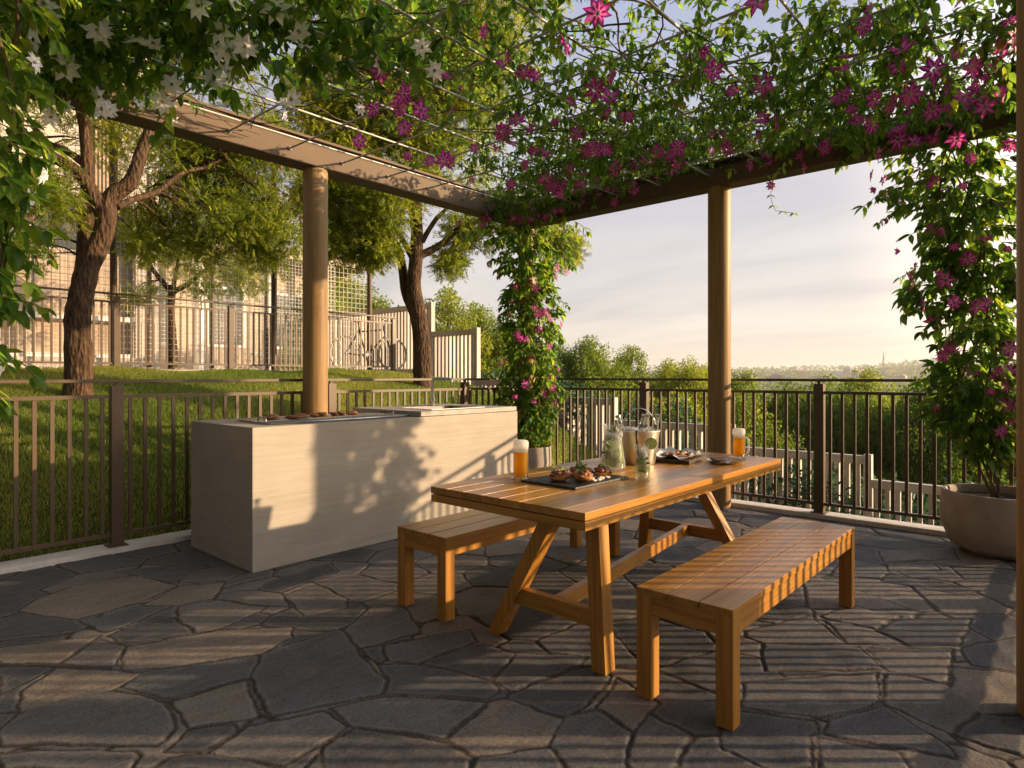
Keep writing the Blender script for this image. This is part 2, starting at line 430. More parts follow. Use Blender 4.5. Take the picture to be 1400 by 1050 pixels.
M['glassrim'] = mk_glass('thick_glass', (.96, .97, .96), .03, 1.5, .28, (.97, .96, .93), .55)
def mk_lime():
    m, t, b, o = nt('lime_slice')
    v = coords(t, (1, 1, 1)); g = N(t, 'ShaderNodeTexNoise', Scale=160.0); t.links.new(v, g.inputs['Vector'])
    r = ramp(t, [(.3, (.22, .30, .03)), (.7, (.40, .46, .10))]); t.links.new(g.outputs['Fac'], r.inputs['Fac']); t.links.new(r.outputs['Color'], b.inputs['Base Color'])
    b.inputs['Roughness'].default_value = .35; b.inputs['Subsurface Weight'].default_value = .2; b.inputs['Subsurface Radius'].default_value = (.01, .01, .005)
    return m
M['lime'] = mk_lime()
M['rind'] = plain('lime_rind', (.10, .22, .02), .4, 0, .2, 60, .2)
M['winglass'] = plain('window_glass', (.10, .11, .12), .08, 0, .1, 1, 0, .8)
M['bottle'] = mk_glass('bottle_glass', (.9, .93, .9), .02, 1.4, .14, (.8, .82, .8))
M['foam'] = mk_glass('beer_foam', (1, 1, 1), .6, 1.05, 1.0, (.93, .92, .88), .6)
M['cola'] = plain('dark_drink', (.03, .012, .006), .2, 0, .1, 10, 0)

# ------------------------------------------------------------------ patio
def inside_dist(px, py, poly):
    """signed distance to polygon (positive inside)"""
    n = len(poly); d = np.full(px.shape, 1e9); ins = np.zeros(px.shape, bool)
    for i in range(n):
        x0, y0 = poly[i]; x1, y1 = poly[(i + 1) % n]
        ex, ey = x1 - x0, y1 - y0
        tt = np.clip(((px - x0) * ex + (py - y0) * ey) / (ex * ex + ey * ey + 1e-12), 0, 1)
        d = np.minimum(d, np.hypot(px - x0 - tt * ex, py - y0 - tt * ey))
        c = ((y0 > py) != (y1 > py)) & (px < ex * (py - y0) / (ey if abs(ey) > 1e-9 else 1e-9) + x0)
        ins ^= c
    return np.where(ins, d, -d)

STONES = [
 [(0.77, 4.2), (0.87, 4.34), (1.08, 4.45), (1.31, 4.44), (1.42, 4.37), (1.5, 4.01), (1.3, 3.89), (0.95, 3.84), (0.84, 4.04)],
 [(0.96, 3.8), (1.19, 3.81), (1.36, 3.67), (1.16, 3.58), (1.0, 3.54), (0.98, 3.58)],
 [(1.37, 3.63), (1.56, 3.59), (1.68, 3.28), (1.38, 3.16), (1.28, 3.2), (1.3, 3.46)],
 [(0.98, 3.49), (1.25, 3.57), (1.29, 3.48), (1.27, 3.21), (1.0, 3.32)],
 [(0.92, 3.05), (1.0, 3.28), (1.38, 3.14), (1.63, 2.91), (1.57, 2.79), (1.39, 2.74), (1.03, 2.94)],
 [(0.75, 3.31), (0.94, 3.46), (1.0, 3.29), (0.9, 3.09)],
 [(0.61, 3.7), (0.96, 3.52), (0.74, 3.32), (0.58, 3.5)],
 [(0.57, 3.47), (0.73, 3.29), (0.57, 3.18), (0.52, 3.16)],
 [(0.58, 3.12), (0.73, 3.27), (0.92, 3.03), (0.97, 2.94), (0.83, 2.87), (0.55, 2.93)],
 [(0.86, 2.87), (0.98, 2.95), (1.37, 2.73), (1.24, 2.56), (0.96, 2.63), (0.93, 2.66)],
 [(0.47, 2.83), (0.54, 2.92), (0.72, 2.94), (0.83, 2.86), (0.93, 2.6), (0.9, 2.4), (0.81, 2.33), (0.45, 2.73)],
 [(0.95, 2.6), (1.21, 2.54), (1.13, 2.23), (0.93, 2.36)],
 [(1.24, 2.56), (1.39, 2.73), (1.78, 2.73), (1.66, 2.39), (1.61, 2.13), (1.53, 2.04), (1.16, 2.2)],
 [(0.82, 2.28), (0.92, 2.35), (1.04, 2.26), (1.02, 2.21), (0.89, 2.18)],
 [(0.9, 2.16), (1.06, 2.21), (1.3, 2.09), (1.3, 1.94), (1.04, 1.91), (0.93, 2.08)],
 [(0.44, 2.67), (0.75, 2.34), (0.75, 2.3), (0.7, 2.24), (0.42, 2.55)],
 [(0.74, 2.2), (0.81, 2.23), (0.9, 2.15), (1.01, 1.92), (0.99, 1.9)],
 [(1.79, 3.59), (1.88, 3.66), (2.37, 3.73), (2.29, 3.53), (1.85, 3.43)],
 [(1.83, 3.38), (2.06, 3.41), (2.05, 3.05), (1.96, 2.94), (1.75, 3.02)],
 [(1.56, 3.62), (1.61, 3.69), (1.79, 3.59), (1.84, 3.41), (1.76, 3.2), (1.69, 3.3)],
 [(1.24, 3.81), (1.5, 3.98), (1.7, 3.85), (1.55, 3.63), (1.36, 3.67)],
 [(1.53, 4.05), (1.66, 4.23), (1.87, 4.2), (1.9, 3.97), (1.71, 3.88)],
 [(1.34, 4.59), (1.58, 4.49), (1.79, 4.25), (1.51, 4.07), (1.42, 4.35)],
 [(1.78, 2.7), (2.08, 2.86), (2.17, 2.71), (2.02, 2.38), (1.7, 2.45)],
 [(1.7, 2.44), (1.79, 2.41), (1.71, 2.27), (1.67, 2.28)],
 [(1.8, 2.4), (2.2, 2.24), (2.12, 2.1), (1.8, 2.15), (1.72, 2.26)],
 [(1.67, 2.27), (1.79, 2.14), (1.88, 1.8), (1.85, 1.71), (1.77, 1.71), (1.54, 2.03), (1.62, 2.12)],
 [(1.81, 2.14), (2.11, 2.06), (2.15, 1.88), (1.89, 1.81)],
 [(1.33, 2.09), (1.52, 2.02), (1.75, 1.7), (1.48, 1.63), (1.31, 1.92)],
 [(1.48, 1.61), (1.77, 1.69), (1.83, 1.66), (1.86, 1.39), (1.7, 1.34), (1.49, 1.48)],
 [(1.17, 1.91), (1.31, 1.91), (1.46, 1.62), (1.48, 1.48), (1.41, 1.43), (1.1, 1.78)],
 [(1.89, 1.79), (2.16, 1.88), (2.34, 1.63), (2.24, 1.6), (1.88, 1.68)],
 [(1.86, 1.67), (2.26, 1.57), (2.25, 1.45), (1.99, 1.38), (1.87, 1.4), (1.83, 1.65)],
 [(1.49, 1.47), (1.69, 1.34), (1.61, 1.21), (1.42, 1.43)],
 [(1.88, 1.4), (1.98, 1.34), (1.94, 1.16), (1.75, 1.08), (1.62, 1.21), (1.7, 1.34)],
 [(2.0, 1.34), (2.25, 1.42), (2.21, 1.3), (2.18, 1.19), (1.95, 1.16)],
 [(2.56, 1.02), (3.03, 0.62), (2.75, 0.56), (2.49, 0.71), (2.38, 0.94)],
 [(3.04, 0.59), (3.09, 0.39), (2.93, 0.27), (2.67, 0.32), (2.75, 0.54)],
 [(2.49, 0.68), (2.73, 0.54), (2.56, 0.3), (2.53, 0.29), (2.37, 0.65)],
 [(2.31, 0.98), (2.45, 0.71), (2.37, 0.67), (2.33, 0.69), (2.15, 0.62), (2.05, 0.71), (2.06, 0.88)],
 [(2.99, 1.09), (3.25, 0.75), (3.07, 0.62), (2.72, 0.98)],
 [(3.26, 0.72), (3.52, 0.41), (3.09, 0.4), (3.08, 0.6)],
 [(3.52, 0.73), (3.78, 0.66), (4.02, 0.41), (3.58, 0.4), (3.43, 0.57)],
 [(3.51, 0.96), (3.51, 0.74), (3.4, 0.58), (3.26, 0.8)],
 [(3.55, 0.99), (3.83, 0.89), (3.81, 0.68), (3.55, 0.74), (3.54, 0.95)],
 [(3.57, 0.39), (3.9, 0.21), (3.45, 0.17), (3.37, 0.33)],
 [(3.31, 0.39), (3.42, 0.17), (3.01, 0.15), (2.91, 0.26), (3.06, 0.38)],
 [(2.91, 0.26), (2.98, 0.13), (2.69, 0.12), (2.67, 0.31)],
 [(2.34, 0.66), (2.43, 0.44), (2.34, 0.39), (2.15, 0.6)],
 [(5.12, 1.04), (5.61, 0.69), (5.27, 0.59), (4.86, 0.97)],
 [(4.81, 0.94), (5.02, 0.7), (4.88, 0.66), (4.63, 0.89)],
 [(4.41, 0.88), (4.58, 0.88), (4.59, 0.54), (4.58, 0.42), (4.4, 0.5)],
 [(3.08, 1.22), (3.51, 1.03), (3.25, 0.81), (2.99, 1.1), (3.0, 1.18)],
]

def build_patio():
    xs = np.concatenate([np.arange(-3.2, .2, .06), np.arange(.2, 3.6, .0075), np.arange(3.6, 5.945, .0105)])
    ys = np.concatenate([np.arange(0.0, 5.06, .0085)])
    GX, GY = np.meshgrid(xs, ys); sh = GX.shape
    x = GX.ravel(); y = GY.ravel()
    # wobble the joints a little so no edge is ruler straight
    wx = x + .007 * np.sin(y * 9.1 + 1.3 * np.sin(x * 5)) + .004 * np.sin(y * 31 + x * 17) + .0022 * np.sin(y * 83 + 4 * np.sin(x * 37))
    wy = y + .007 * np.sin(x * 8.3 + 1.1 * np.sin(y * 6)) + .004 * np.sin(x * 29 - y * 21) + .0022 * np.sin(x * 79 + 4 * np.sin(y * 41))
    sd = np.full(x.shape, -1e9); sid = np.full(x.shape, -1)
    for i, p in enumerate(STONES):
        q = np.array(p); m = (x > q[:, 0].min() - .12) & (x < q[:, 0].max() + .12) & (y > q[:, 1].min() - .12) & (y < q[:, 1].max() + .12)
        if not m.any(): continue
        idx = np.where(m)[0]
        d = inside_dist(wx[idx], wy[idx], p)
        k = d > sd[idx]
        sd[idx[k]] = d[k]; sid[idx[k]] = i
    # the rest: irregular cells
    rr = random.Random(5); seeds = []
    for _ in range(9000):
        p = (rr.uniform(-3.3, 6.1), rr.uniform(-.2, 5.2)); rad = rr.choice([.3, .36, .42, .5])
        if all((p[0] - q[0]) ** 2 + (p[1] - q[1]) ** 2 > rad ** 2 for q in seeds): seeds.append(p)
    S = np.array(seeds)
    f1 = np.full(x.shape, 1e9); f2 = np.full(x.shape, 1e9); vid = np.zeros(x.shape, int)
    for j, (a, b) in enumerate(S):
        d = np.hypot(wx - a, wy - b)
        near = d < f1
        f2 = np.where(near, f1, np.minimum(f2, d)); vid = np.where(near, j, vid); f1 = np.minimum(f1, d)
    vd = (f2 - f1) * .5 - .002
    own = sd > -.003
    # distance from own edge
    edge = np.where(own, sd + .003, np.minimum(vd, -sd - .003))
    ident = np.where(own, sid, 1000 + vid)
    hs = np.array([rr.random() for _ in range(4000)]); hz = np.array([rr.uniform(-.0015, .0015) for _ in range(4000)])
    tx = np.array([rr.uniform(-.0022, .0022) for _ in range(4000)]); ty = np.array([rr.uniform(-.0022, .0022) for _ in range(4000)])
    hs[0] = 1.0
    jw = .004 + .003 * np.sin(x * 3.1 + y * 4.7) * np.sin(x * 1.3 - y * 2.1)
    t = np.clip((edge - jw * .5) / .0075, 0, 1); t = t * t * (3 - 2 * t)
    z = hz[ident] + tx[ident] * np.sin(x * 1.7) + ty[ident] * np.sin(y * 1.9) - .0045 * (1 - t)
    z += .0018 * np.sin(x * 23 + 2 * np.sin(y * 13)) * t
    z = np.minimum(z, .012) - .002
    tone = np.zeros((len(x), 3)); tone[:, 0] = np.clip(hs[ident] ** 1.1 * .92, 0, 1)
    tone[sid * own == 0, 0] += 0
    tone[:, 1] = 1 - t; tone[:, 2] = np.exp(-((edge - .014) / .006) ** 2) * .55
    ny, nx = sh
    a = (np.arange(ny - 1)[:, None] * nx + np.arange(nx - 1)[None]).ravel()
    F = np.stack([a, a + 1, a + nx + 1, a + nx], 1)
    me = mesh_np('patio_paving', np.stack([x, y, z], 1), F, tone, True)
    o = link('patio_paving', me, M['stone']); tag(o, 'irregular dark grey flagstone paving of the terrace', 'paving', kind='structure')
build_patio()

def struct(name, mb, mat, label, cat):
    return tag(mb.build(name, mat), label, cat, kind='structure')
kb = MB().box(-3.2, 6.13, 5.055, 5.255, -.5, .035, .008)
struct('kerb', kb, M['kerb'], 'pale stone kerb under the lawn side railing', 'kerb')
kb = MB().box(5.945, 6.135, -.2, 5.052, -.5, .035, .008)
struct('kerb', kb, M['kerb'], 'pale stone kerb under the railing on the view side', 'kerb')
kb = MB().box(-3.2, 5.942, -.2, -.012, -.5, .035, .008)
struct('kerb', kb, M['kerb'], 'pale stone kerb along the sunny side of the terrace', 'kerb')

# ------------------------------------------------------------------ railings
def railing(name, label, p0, direction, length, posts, zb=.035, h=1.19, pitch=.096, group=None, plate=True, mat='rail', w=.024):
    ang = math.atan2(direction[1], direction[0])
    t = thing(name, label, 'railing', (p0[0], p0[1], zb), ang, group)
    m = M[mat]
    MB().box(0, length, -.03, .03, h - .024, h, .003).build('handrail', m, t)
    ps = sorted(posts)
    segs = []; last = 0
    for p in ps + [length + .04]:
        if p - .04 - last > .05: segs.append((last, p - .04))
        last = p + .04
    ur = MB(); lr = MB()
    for a, b in segs:
        ur.box(a, b, -.016, .016, h - .135, h - .11); lr.box(a, b, -.016, .016, .068, .094)
    ur.build('top_rail', m, t); lr.build('bottom_rail', m, t)
    pm = None; bmesh_ = None
    for p in ps:
        if pm is None:
            mb = MB().box(-.04, .04, -.035, .035, .006, h - .045, .003).box(-.012, .012, -.012, .012, h - .045, h - .024)
            if plate: mb.box(-.062, .062, -.058, .058, 0, .008, .002)
            o = mb.build('post', m, t); pm = o.data
        else: o = link('post', pm, None, t)
        o.location = (p, 0, 0)
    k = 0
    for a, b in segs:
        n = max(1, round((b - a) / pitch)); 
        for i in range(n):
            x = a + (b - a) * (i + .5) / n
            if k >= 100: break
            if bmesh_ is None:
                o = MB().box(-w / 2, w / 2, -w * .35, w * .35, .094, h - .135).build('baluster', m, t); bmesh_ = o.data
            else: o = link('baluster', bmesh_, None, t)
            o.location = (x, 0, 0); k += 1
    return t
railing('metal_railing', 'bronze metal railing with square posts running along the lawn', (-1.6, 5.14), (1, 0), 7.6, [x + 1.6 for x in (-.23, 1.51, 3.26, 4.98, 5.95)], pitch=.096)
railing('metal_railing', 'dark bronze metal railing in front of the valley view', (6.03, -.06), (0, 1), 5.15, [y + .06 for y in (-.02, 1.70, 3.46)], pitch=.097)
railing('metal_railing', 'bronze railing on the sunny side, casting striped shadows over the paving', (-1.0, -.075), (1, 0), 6.99, [x + 1.0 for x in (-.5, 1.24, 4.72)], pitch=.1)
railing('metal_railing', 'upper bronze railing along the top of the lawn bank', (-.32, 10.0), (1, 0), 8.12, [x + .32 for x in (-.26, 1.34, 2.94, 4.54, 6.14, 7.74)], zb=1.345, h=1.06, pitch=.098, plate=False)

# ------------------------------------------------------------------ pergola
pg = thing('pergola', 'round wooden columns carrying bronze channel beams and a grid of wires', 'pergola', (5.86, 4.97, 0))
def colmesh():
    mb = MB().lathe([(.104, .0), (.106, .01), (.106, 3.0), (.104, 3.05)], 40)
    return mb
cm = None
for (x, y) in ((3.0, 4.97), (5.86, 2.55), (5.86, 4.97), (3.044, .06), (5.86, .085)):
    if cm is None: o = colmesh().build('column', M['column'], pg, 'auto'); cm = o.data
    else: o = link('column', cm, None, pg)
    o.location = (x - 5.86, y - 4.97, 0)
def beam(a, b, name='beam'):
    a = Vector((*a, 0)); b = Vector((*b, 0)); mb = MB()
    def seg(w, z0, z1, off=0):
        mb.bar(a + Vector((0, 0, (z0 + z1) / 2)), b + Vector((0, 0, (z0 + z1) / 2)), w, z1 - z0, ch=.004)
    seg(.2, 3.05, 3.22); seg(.1, 3.221, 3.272); seg(.2, 3.273, 3.297)
    o = mb.build(name, M['beam'], pg)
    return o
def lb(a, b):
    return beam((a[0] - 5.86, a[1] - 4.97), (b[0] - 5.86, b[1] - 4.97))
lb((-1.2, 4.97), (5.96, 4.97)); lb((5.86, -.015), (5.86, 4.867)); lb((-1.2, .085), (5.757, .085))
def sag(a, b, n=9, s=.02):
    return [(a[0] + (b[0] - a[0]) * i / n, a[1] + (b[1] - a[1]) * i / n, a[2] + (b[2] - a[2]) * i / n - s * 4 * (i / n) * (1 - i / n)) for i in range(n + 1)]
wi = 0
for i in range(-3, 10):       # wires across, from the lawn side beam to the sunny side beam
    x = .7 + .5 * i
    if x < -.9 or x > 5.5: continue
    mb = MB().tube([(p[0] - 5.86, p[1] - 4.97, p[2]) for p in sag((x, 4.87, 3.137), (x, .185, 3.137))], .007, 6)
    mb.tube([(x - 5.86, -.115, 3.137), (x - 5.86, -.185, 3.137)], .009, 6).tube([(x - 5.86, -.101, 3.137), (x - 5.86, -.115, 3.137)], .016, 8)
    mb.build('cable', M['cable'], pg, True)
for j in range(9):            # wires along
    y = .6 + .5 * j
    mb = MB().tube([(p[0] - 5.86, p[1] - 4.97, p[2]) for p in sag((-.8, y, 3.15), (5.76, y, 3.15))], .008, 6)
    mb.build('cable', M['cable'], pg, True)

# ------------------------------------------------------------------ counter
ct = thing('outdoor_kitchen_counter', 'long pale board-marked concrete kitchen counter with grill end and sink end', 'counter', (1.904, 3.892, 0))
def counter_body():
    mb = MB()
    L = 2.55; Dp = .95
    mb.box(0, L, 0, Dp, 0, .922, .006)
    return mb
counter_body().build('counter_body', M['counter'], ct)
# slab with a sink cut-out made of four strips
s0, s1 = 1.386, 2.542
sx0, sx1, sy0, sy1 = 1.62, 2.22, .14, .56
sl = MB()
sl.box(s0, sx0, .004, .946, .926, .966, .004); sl.box(sx1, s1, .004, .946, .926, .966, .004)
sl.box(sx0, sx1, .004, sy0, .926, .9655, .0); sl.box(sx0, sx1, sy1, .946, .926, .9655, .0)
sl.build('stone_slab', M['slab'], ct)
sk = MB()
sk.box(sx0 + .002, sx1 - .002, sy0 + .002, sy1 - .002, .924, .928)
for a in ((sx0 - .02, sx1 + .02, sy0 - .02, sy0 + .012), (sx0 - .02, sx1 + .02, sy1 - .012, sy1 + .02), (sx0 - .02, sx0 + .012, sy0 + .012, sy1 - .012), (sx1 - .012, sx1 + .02, sy0 + .012, sy1 - .012)):
    sk.box(*a, .9665, .970)
sk.build('sink_basin', M['steel'], ct)
fa = MB().lathe([(.03, 0), (.03, .012), (.022, .014), (.022, .045), (.034, .046), (.036, .075), (.02, .082)], 20, (2.08, .66, .966))
z0 = .966
fa.tube([(2.08, .66, z0 + .07), (2.08, .66, z0 + .235), (2.085, .655, z0 + .25), (2.10, .64, z0 + .256), (2.19, .55, z0 + .256), (2.205, .535, z0 + .25), (2.208, .532, z0 + .225)], .0145, 12)
fa.build('tap', M['steel'], ct, 'auto')
# grill let into the low end
gr = MB()
gx0, gx1, gy0, gy1 = .19, 1.36, .1, .62
for y in (gy0, gy1): gr.tube([(gx0, y, .934), (gx1, y, .934)], .006, 6)
for x in (gx0, gx1): gr.tube([(x, gy0, .934), (x, gy1, .934)], .006, 6)
k = 0
x = gx0 + .018
while x < gx1 - .01:
    gr.tube([(x, gy0, .934), (x, gy1, .934)], .0045, 5); x += .022
for x in (gx0 + .015, gx1 - .015):
    y0 = (gy0 + gy1) / 2 - .06 if x > .5 else gy0 + .12
    gr.tube([(x, y0, .934), (x, y0 + .012, .968), (x, y0 + .108, .968), (x, y0 + .12, .934)], .0045, 6)
gr.build('grill_grate', M['steel'], ct, True)

def food(name, label, cat, x, y, z, mats, fn, rz=0, group=None):
    t = thing(name, label, cat, (x, y, z), rz, group); fn(t); return t
def steak(t, seed):
    MB().blob((0, 0, .017), .017, seed, .18, 3, (4.6, 3.0, 1.0)).build('steak', M['meat'], t, True)
for i, (x, y, rz) in enumerate(((2.24, 4.30, .3), (2.40, 4.22, -.4))):
    o = MB().blob((0, 0, .017), .017, 30 + i, .22, 3, (4.4, 3.0, 1.0)).build('grilled_steak', M['meat'], None, True)
    o.location = (x, y, .939); o.rotation_euler = (0, 0, rz)
    tag(o, ('dark seared steak at the left end of the grill', 'seared steak on the grill, second from the left end')[i], 'steak', 'steaks on the grill')
SL = ['browned grilled chicken piece just behind the two steaks', 'grilled chicken piece second in the row beside the steaks', 'reddish grilled chicken piece in the middle of the grill row', 'grilled chicken piece just right of the middle of the row', 'browned chicken piece near the right end of the grill row', 'last browned chicken piece at the right end of the grill row']
for i in range(6):
    o = MB().blob((0, 0, .014), .02, 50 + i, .25, 3, (2.7, 1.7, .68)).build('grilled_chicken_piece', M['sausage'], None, True)
    o.location = (2.56 + i * .085, 4.42 + .012 * (-1) ** i, .939); o.rotation_euler = (0, 0, .9 + .3 * math.sin(i * 2.1))
    tag(o, SL[i], 'grilled meat', 'grilled pieces on the grate')

# ------------------------------------------------------------------ table
tb = thing('picnic_table', 'golden teak table with plank top on slanted trestle legs', 'table', (2.09, 1.466, 0))
TX, TY = 2.26, .934
nb = 8; bw = TY / nb; r_ = random.Random(3)
top = MB()
for i in range(nb):
    top.box(.0, TX, i * bw + .0007, (i + 1) * bw - .0007, .667, .700, .001)
top.build('table_top', M['teak_x'], tb)
for y in (.001, TY - .041): MB().box(.001, TX - .001, y, y + .04, .626, .6625, .0015).build('side_frame', M['teak_x'], tb)
for x in (.0015, .16, 1.1, 1.86, TX - .0415): MB().box(x, x + .04, .0415, TY - .0415, .626, .662, .0015).build('cross_frame', M['teak_y'], tb)
for x0, x1 in ((.06, .15), (1.095, 1.145), (TX - .15, TX - .06)): MB().box(x0, x1, .013, TY - .013, .6628, .6668).build('batten', M['teak_y'], tb)
def leg(pa, pb, w=.07, d=.075):
    mb = MB().bar(pa, pb, w, d, up=(1, 0, 0), ch=.003)
    # cut flat on the ground: clamp vertices below the floor
    mb.v = [(x, y, max(z, 0.002)) for x, y, z in mb.v]
    return mb.build('leg', M['teak_z'], tb)
ox, oy = 2.09, 1.466
leg((2.265 - ox, 1.76 - oy, .63), (2.265 - ox, 2.11 - oy, -.01), .070)
leg((2.265 - ox, 1.53 - oy, .63), (2.265 - ox, 1.495 - oy, -.01), .070)
leg((3.98 - ox, 1.93 - oy, .63), (3.98 - ox, 1.56 - oy, -.01), .070)
leg((3.98 - ox, 2.24 - oy, .63), (3.98 - ox, 2.28 - oy, -.01), .070)
for x, ya, yb in ((2.265, 1.52, 1.985), (3.98, 1.70, 2.26)):
    MB().bar((x - ox, ya - oy, .215), (x - ox, yb - oy, .215), .042, .075, ch=.003).build('crossbar', M['teak_y'], tb)
MB().bar((2.287 - ox, 1.75 - oy, .218), (3.957 - ox, 1.96 - oy, .218), .045, .068, ch=.003).build('stretcher', M['teak_x'], tb)

# ------------------------------------------------------------------ benches
def bench(label, x0, x1, y0, y1, h=.427):
    t = thing('wooden_bench', label, 'bench', (x0, y0, 0), 0, 'teak benches beside the table')
    L = x1 - x0; W = y1 - y0; b = MB(); g = .004; w = (W - 2 * g) / 3
    for i in range(3):
        b.box(0, L, i * (w + g), i * (w + g) + w, h - .026, h, .0025)
    b.build('seat', M['teak_x'], t)
    for y in (.004, W - .028): MB().box(.0655, L - .0655, y, y + .024, h - .1, h - .0265, .002).build('side_apron', M['teak_x'], t)
    for x in (.004, L - .028): MB().box(x, x + .024, .0655, W - .0655, h - .1, h - .0265, .002).build('end_apron', M['teak_y'], t)
    MB().box(L / 2 - .03, L / 2 + .03, .0285, W - .0285, h - .122, h - .0265, .002).build('cross_rail', M['teak_y'], t)
    lm = None
    for x in (0, L - .065):
        for y in (0, W - .065):
            if lm is None:
                o = MB().box(0, .065, 0, .065, .0, h - .0262, .003).build('leg', M['teak_z'], t); lm = o.data
            else: o = link('leg', lm, None, t)
            o.location = (x, y, 0)
    return t
bench('nearer teak bench at the right, striped by railing shadows', 2.176, 3.822, .897, 1.284)
bench('teak bench between the table and the concrete counter', 2.176, 3.822, 2.385, 2.775)

# ------------------------------------------------------------------ things on the table
TZ = .7005
def mug(label, x, y, h, r, hang):
    t = thing('beer_mug', label, 'beer mug', (x, y, TZ), hang, 'beer mugs on the table')
    hb = h * .70
    MB().lathe([(r * .99, .0162), (r * 1.0, .018), (r * .98, hb + .02), (r * .93, hb + .02), (r * .93, .0165)], 28, cap=False).build('glass_body', M['mugglass'], t, 'auto')
    MB().lathe([(r * .5, .0165), (r * .925, .0165), (r * .925, hb), (r * .5, hb)], 28).build('beer', M['beer'], t, 'auto')
    MB().lathe([(r * .3, hb + .0005), (r * .92, hb + .0005), (r * .94, hb + .022), (r * 1.0, hb + .024), (r * 1.0, h * .93), (r * .93, h * .975), (r * .7, h * .995), (r * .3, h)], 28).build('foam', M['foam'], t, True)
    MB().tube([(r * .98, 0, hb * .98), (r * 1.35, 0, hb * 1.0), (r * 1.62, 0, hb * .9), (r * 1.66, 0, hb * .6), (r * 1.6, 0, hb * .34), (r * 1.3, 0, hb * .2), (r * .98, 0, hb * .18)], .0065, 8).build('handle', M['glassrim'], t, True)
    MB().lathe([(r * .3, .0005), (r * 1.03, .0005), (r * 1.07, .006), (r * 1.03, .0155), (r * .3, .0158)], 28).build('foot', M['glassrim'], t, 'auto')
RIGHT = -0.844   # camera-right in plan
mug('full beer mug with tall foam at the near left end of the table', 2.545, 2.2, .21, .041, PI + RIGHT)
mug('full beer mug with tall foam by the far right corner of the table', 4.17, 1.68, .2, .041, RIGHT)

def lime_mesh(r=.024):
    mb = MB(); mb.mi = 0
    mb.lathe([(.0, -.003), (r * .9, -.003), (r * .9, .003), (0, .003)], 24, cap=False)
    mb.mi = 1
    mb.lathe([(r * .9, -.0032), (r, -.0025), (r, .0025), (r * .9, .0032)], 24, cap=False)
    mb.mi = 2
    for k in range(8):
        a = k * PI / 4
        mb.bar((0, 0, .0034), (r * .86 * math.cos(a), r * .86 * math.sin(a), .0034), .0012, .0006)
    return mb
M['pith'] = plain('lime_pith', (.6, .62, .42), .5, 0, .05, 40, 0)
LM = [M['lime'], M['rind'], M['pith']]
def mint(mb, c, n, seed, s=.022):
    r = random.Random(seed)
    for i in range(n):
        d = Vector((r.uniform(-1, 1), r.uniform(-1, 1), r.uniform(-.3, 1))).normalized(); w = d.orthogonal().normalized(); u = d.cross(w)
        L = s * r.uniform(.7, 1.3); W = L * .36; p = Vector(c) + Vector((r.uniform(-1, 1), r.uniform(-1, 1), r.uniform(-1, 1))) * .012
        pts = [p, p + d * L * .4 + w * W + u * .003, p + d * L, p + d * L * .4 - w * W + u * .003]
        mb.add(pts, [(0, 1, 2, 3)])
def icecubes(mb, r, z0, z1, n, seed, s=.013):
    q = random.Random(seed)
    for i in range(n):
        a = q.uniform(0, 6.28); d = r * math.sqrt(q.random()); c = Vector((d * math.cos(a), d * math.sin(a), q.uniform(z0, z1)))
        t = MB().box(-s, s, -s, s, -s, s, s * .25)
        m = Matrix.Rotation(q.uniform(0, 3), 3, Vector((q.random(), q.random(), q.random() + .1)).normalized())
        mb.add([c + m @ Vector(v) for v in t.v], t.f)

# pitcher
pt = thing('glass_pitcher', 'clear glass carafe of lime and mint drink standing left of the ice bucket', 'pitcher', (3.186, 2.037, TZ), RIGHT)
prof = [(.073, .002), (.076, .01), (.074, .04), (.062, .12), (.053, .185), (.051, .2), (.054, .225), (.060, .265)]
MB().lathe([(.02, .002)] + prof + [(.0575, .265), (.0515, .225), (.0485, .2), (.0505, .185), (.0595, .12), (.0715, .04), (.072, .014), (.02, .012)], 32).build('glass_body', M['glass'], pt, 'auto')
MB().lathe([(.02, .0145), (.070, .0145), (.0705, .04), (.0588, .12), (.0498, .185), (.0485, .195), (.02, .195)], 28).build('drink', M['drink'], pt, 'auto')
mb = MB()
for i in range(8): mint(mb, (.045 * math.cos(i * 2.4), .045 * math.sin(i * 2.4), .03 + .015 * i), 5, i, .034)
mint(mb, (0, .01, .225), 8, 77, .035)
mb.build('mint', M['herb'], pt)
mb = MB(); icecubes(mb, .046, .05, .215, 30, 4, .015); mb.build('ice', M['ice'], pt)
for i, (a, z, tilt) in enumerate(((-1.7, .045, .2), (-.6, .07, -.3), (-2.4, .095, .5))):
    o = lime_mesh(.027).build('lime_slice', LM, pt); o.location = (.048 * math.cos(a), .048 * math.sin(a), z); o.rotation_euler = (PI / 2, tilt, a + PI / 2)
# tumbler
gl = thing('drink_glass', 'tall tumbler of lime, mint and crushed ice with a black straw', 'glass', (2.975, 1.72, TZ), RIGHT)
MB().lathe([(.01, .001), (.034, .001), (.036, .006), (.041, .188), (.0385, .188), (.0342, .016), (.01, .014)], 28).build('glass_body', M['glass'], gl, 'auto')
MB().lathe([(.01, .0165), (.0335, .0165), (.0365, .118), (.01, .118)], 24).build('drink', M['drink'], gl, 'auto')
mb = MB(); icecubes(mb, .026, .09, .162, 26, 9, .009); mb.build('ice', M['ice'], gl)
mb = MB()
for i in range(7): mint(mb, (.022 * math.cos(i * 2.2), .022 * math.sin(i * 2.2), .03 + .014 * i), 6, i + 40, .026)
mb.build('mint', M['herb'], gl)
for c, r, e in (((.012, -.026, .06), .024, (PI / 2, .2, .2)), ((-.008, -.02, .10), .02, (PI / 2, -.6, -.3))):
    o = lime_mesh(r).build('lime_slice', LM, gl); o.location = c; o.rotation_euler = e
o = lime_mesh(.031).build('lime_garnish', LM, gl); o.location = (.046, -.012, .192); o.rotation_euler = (PI / 2, .1, .05)
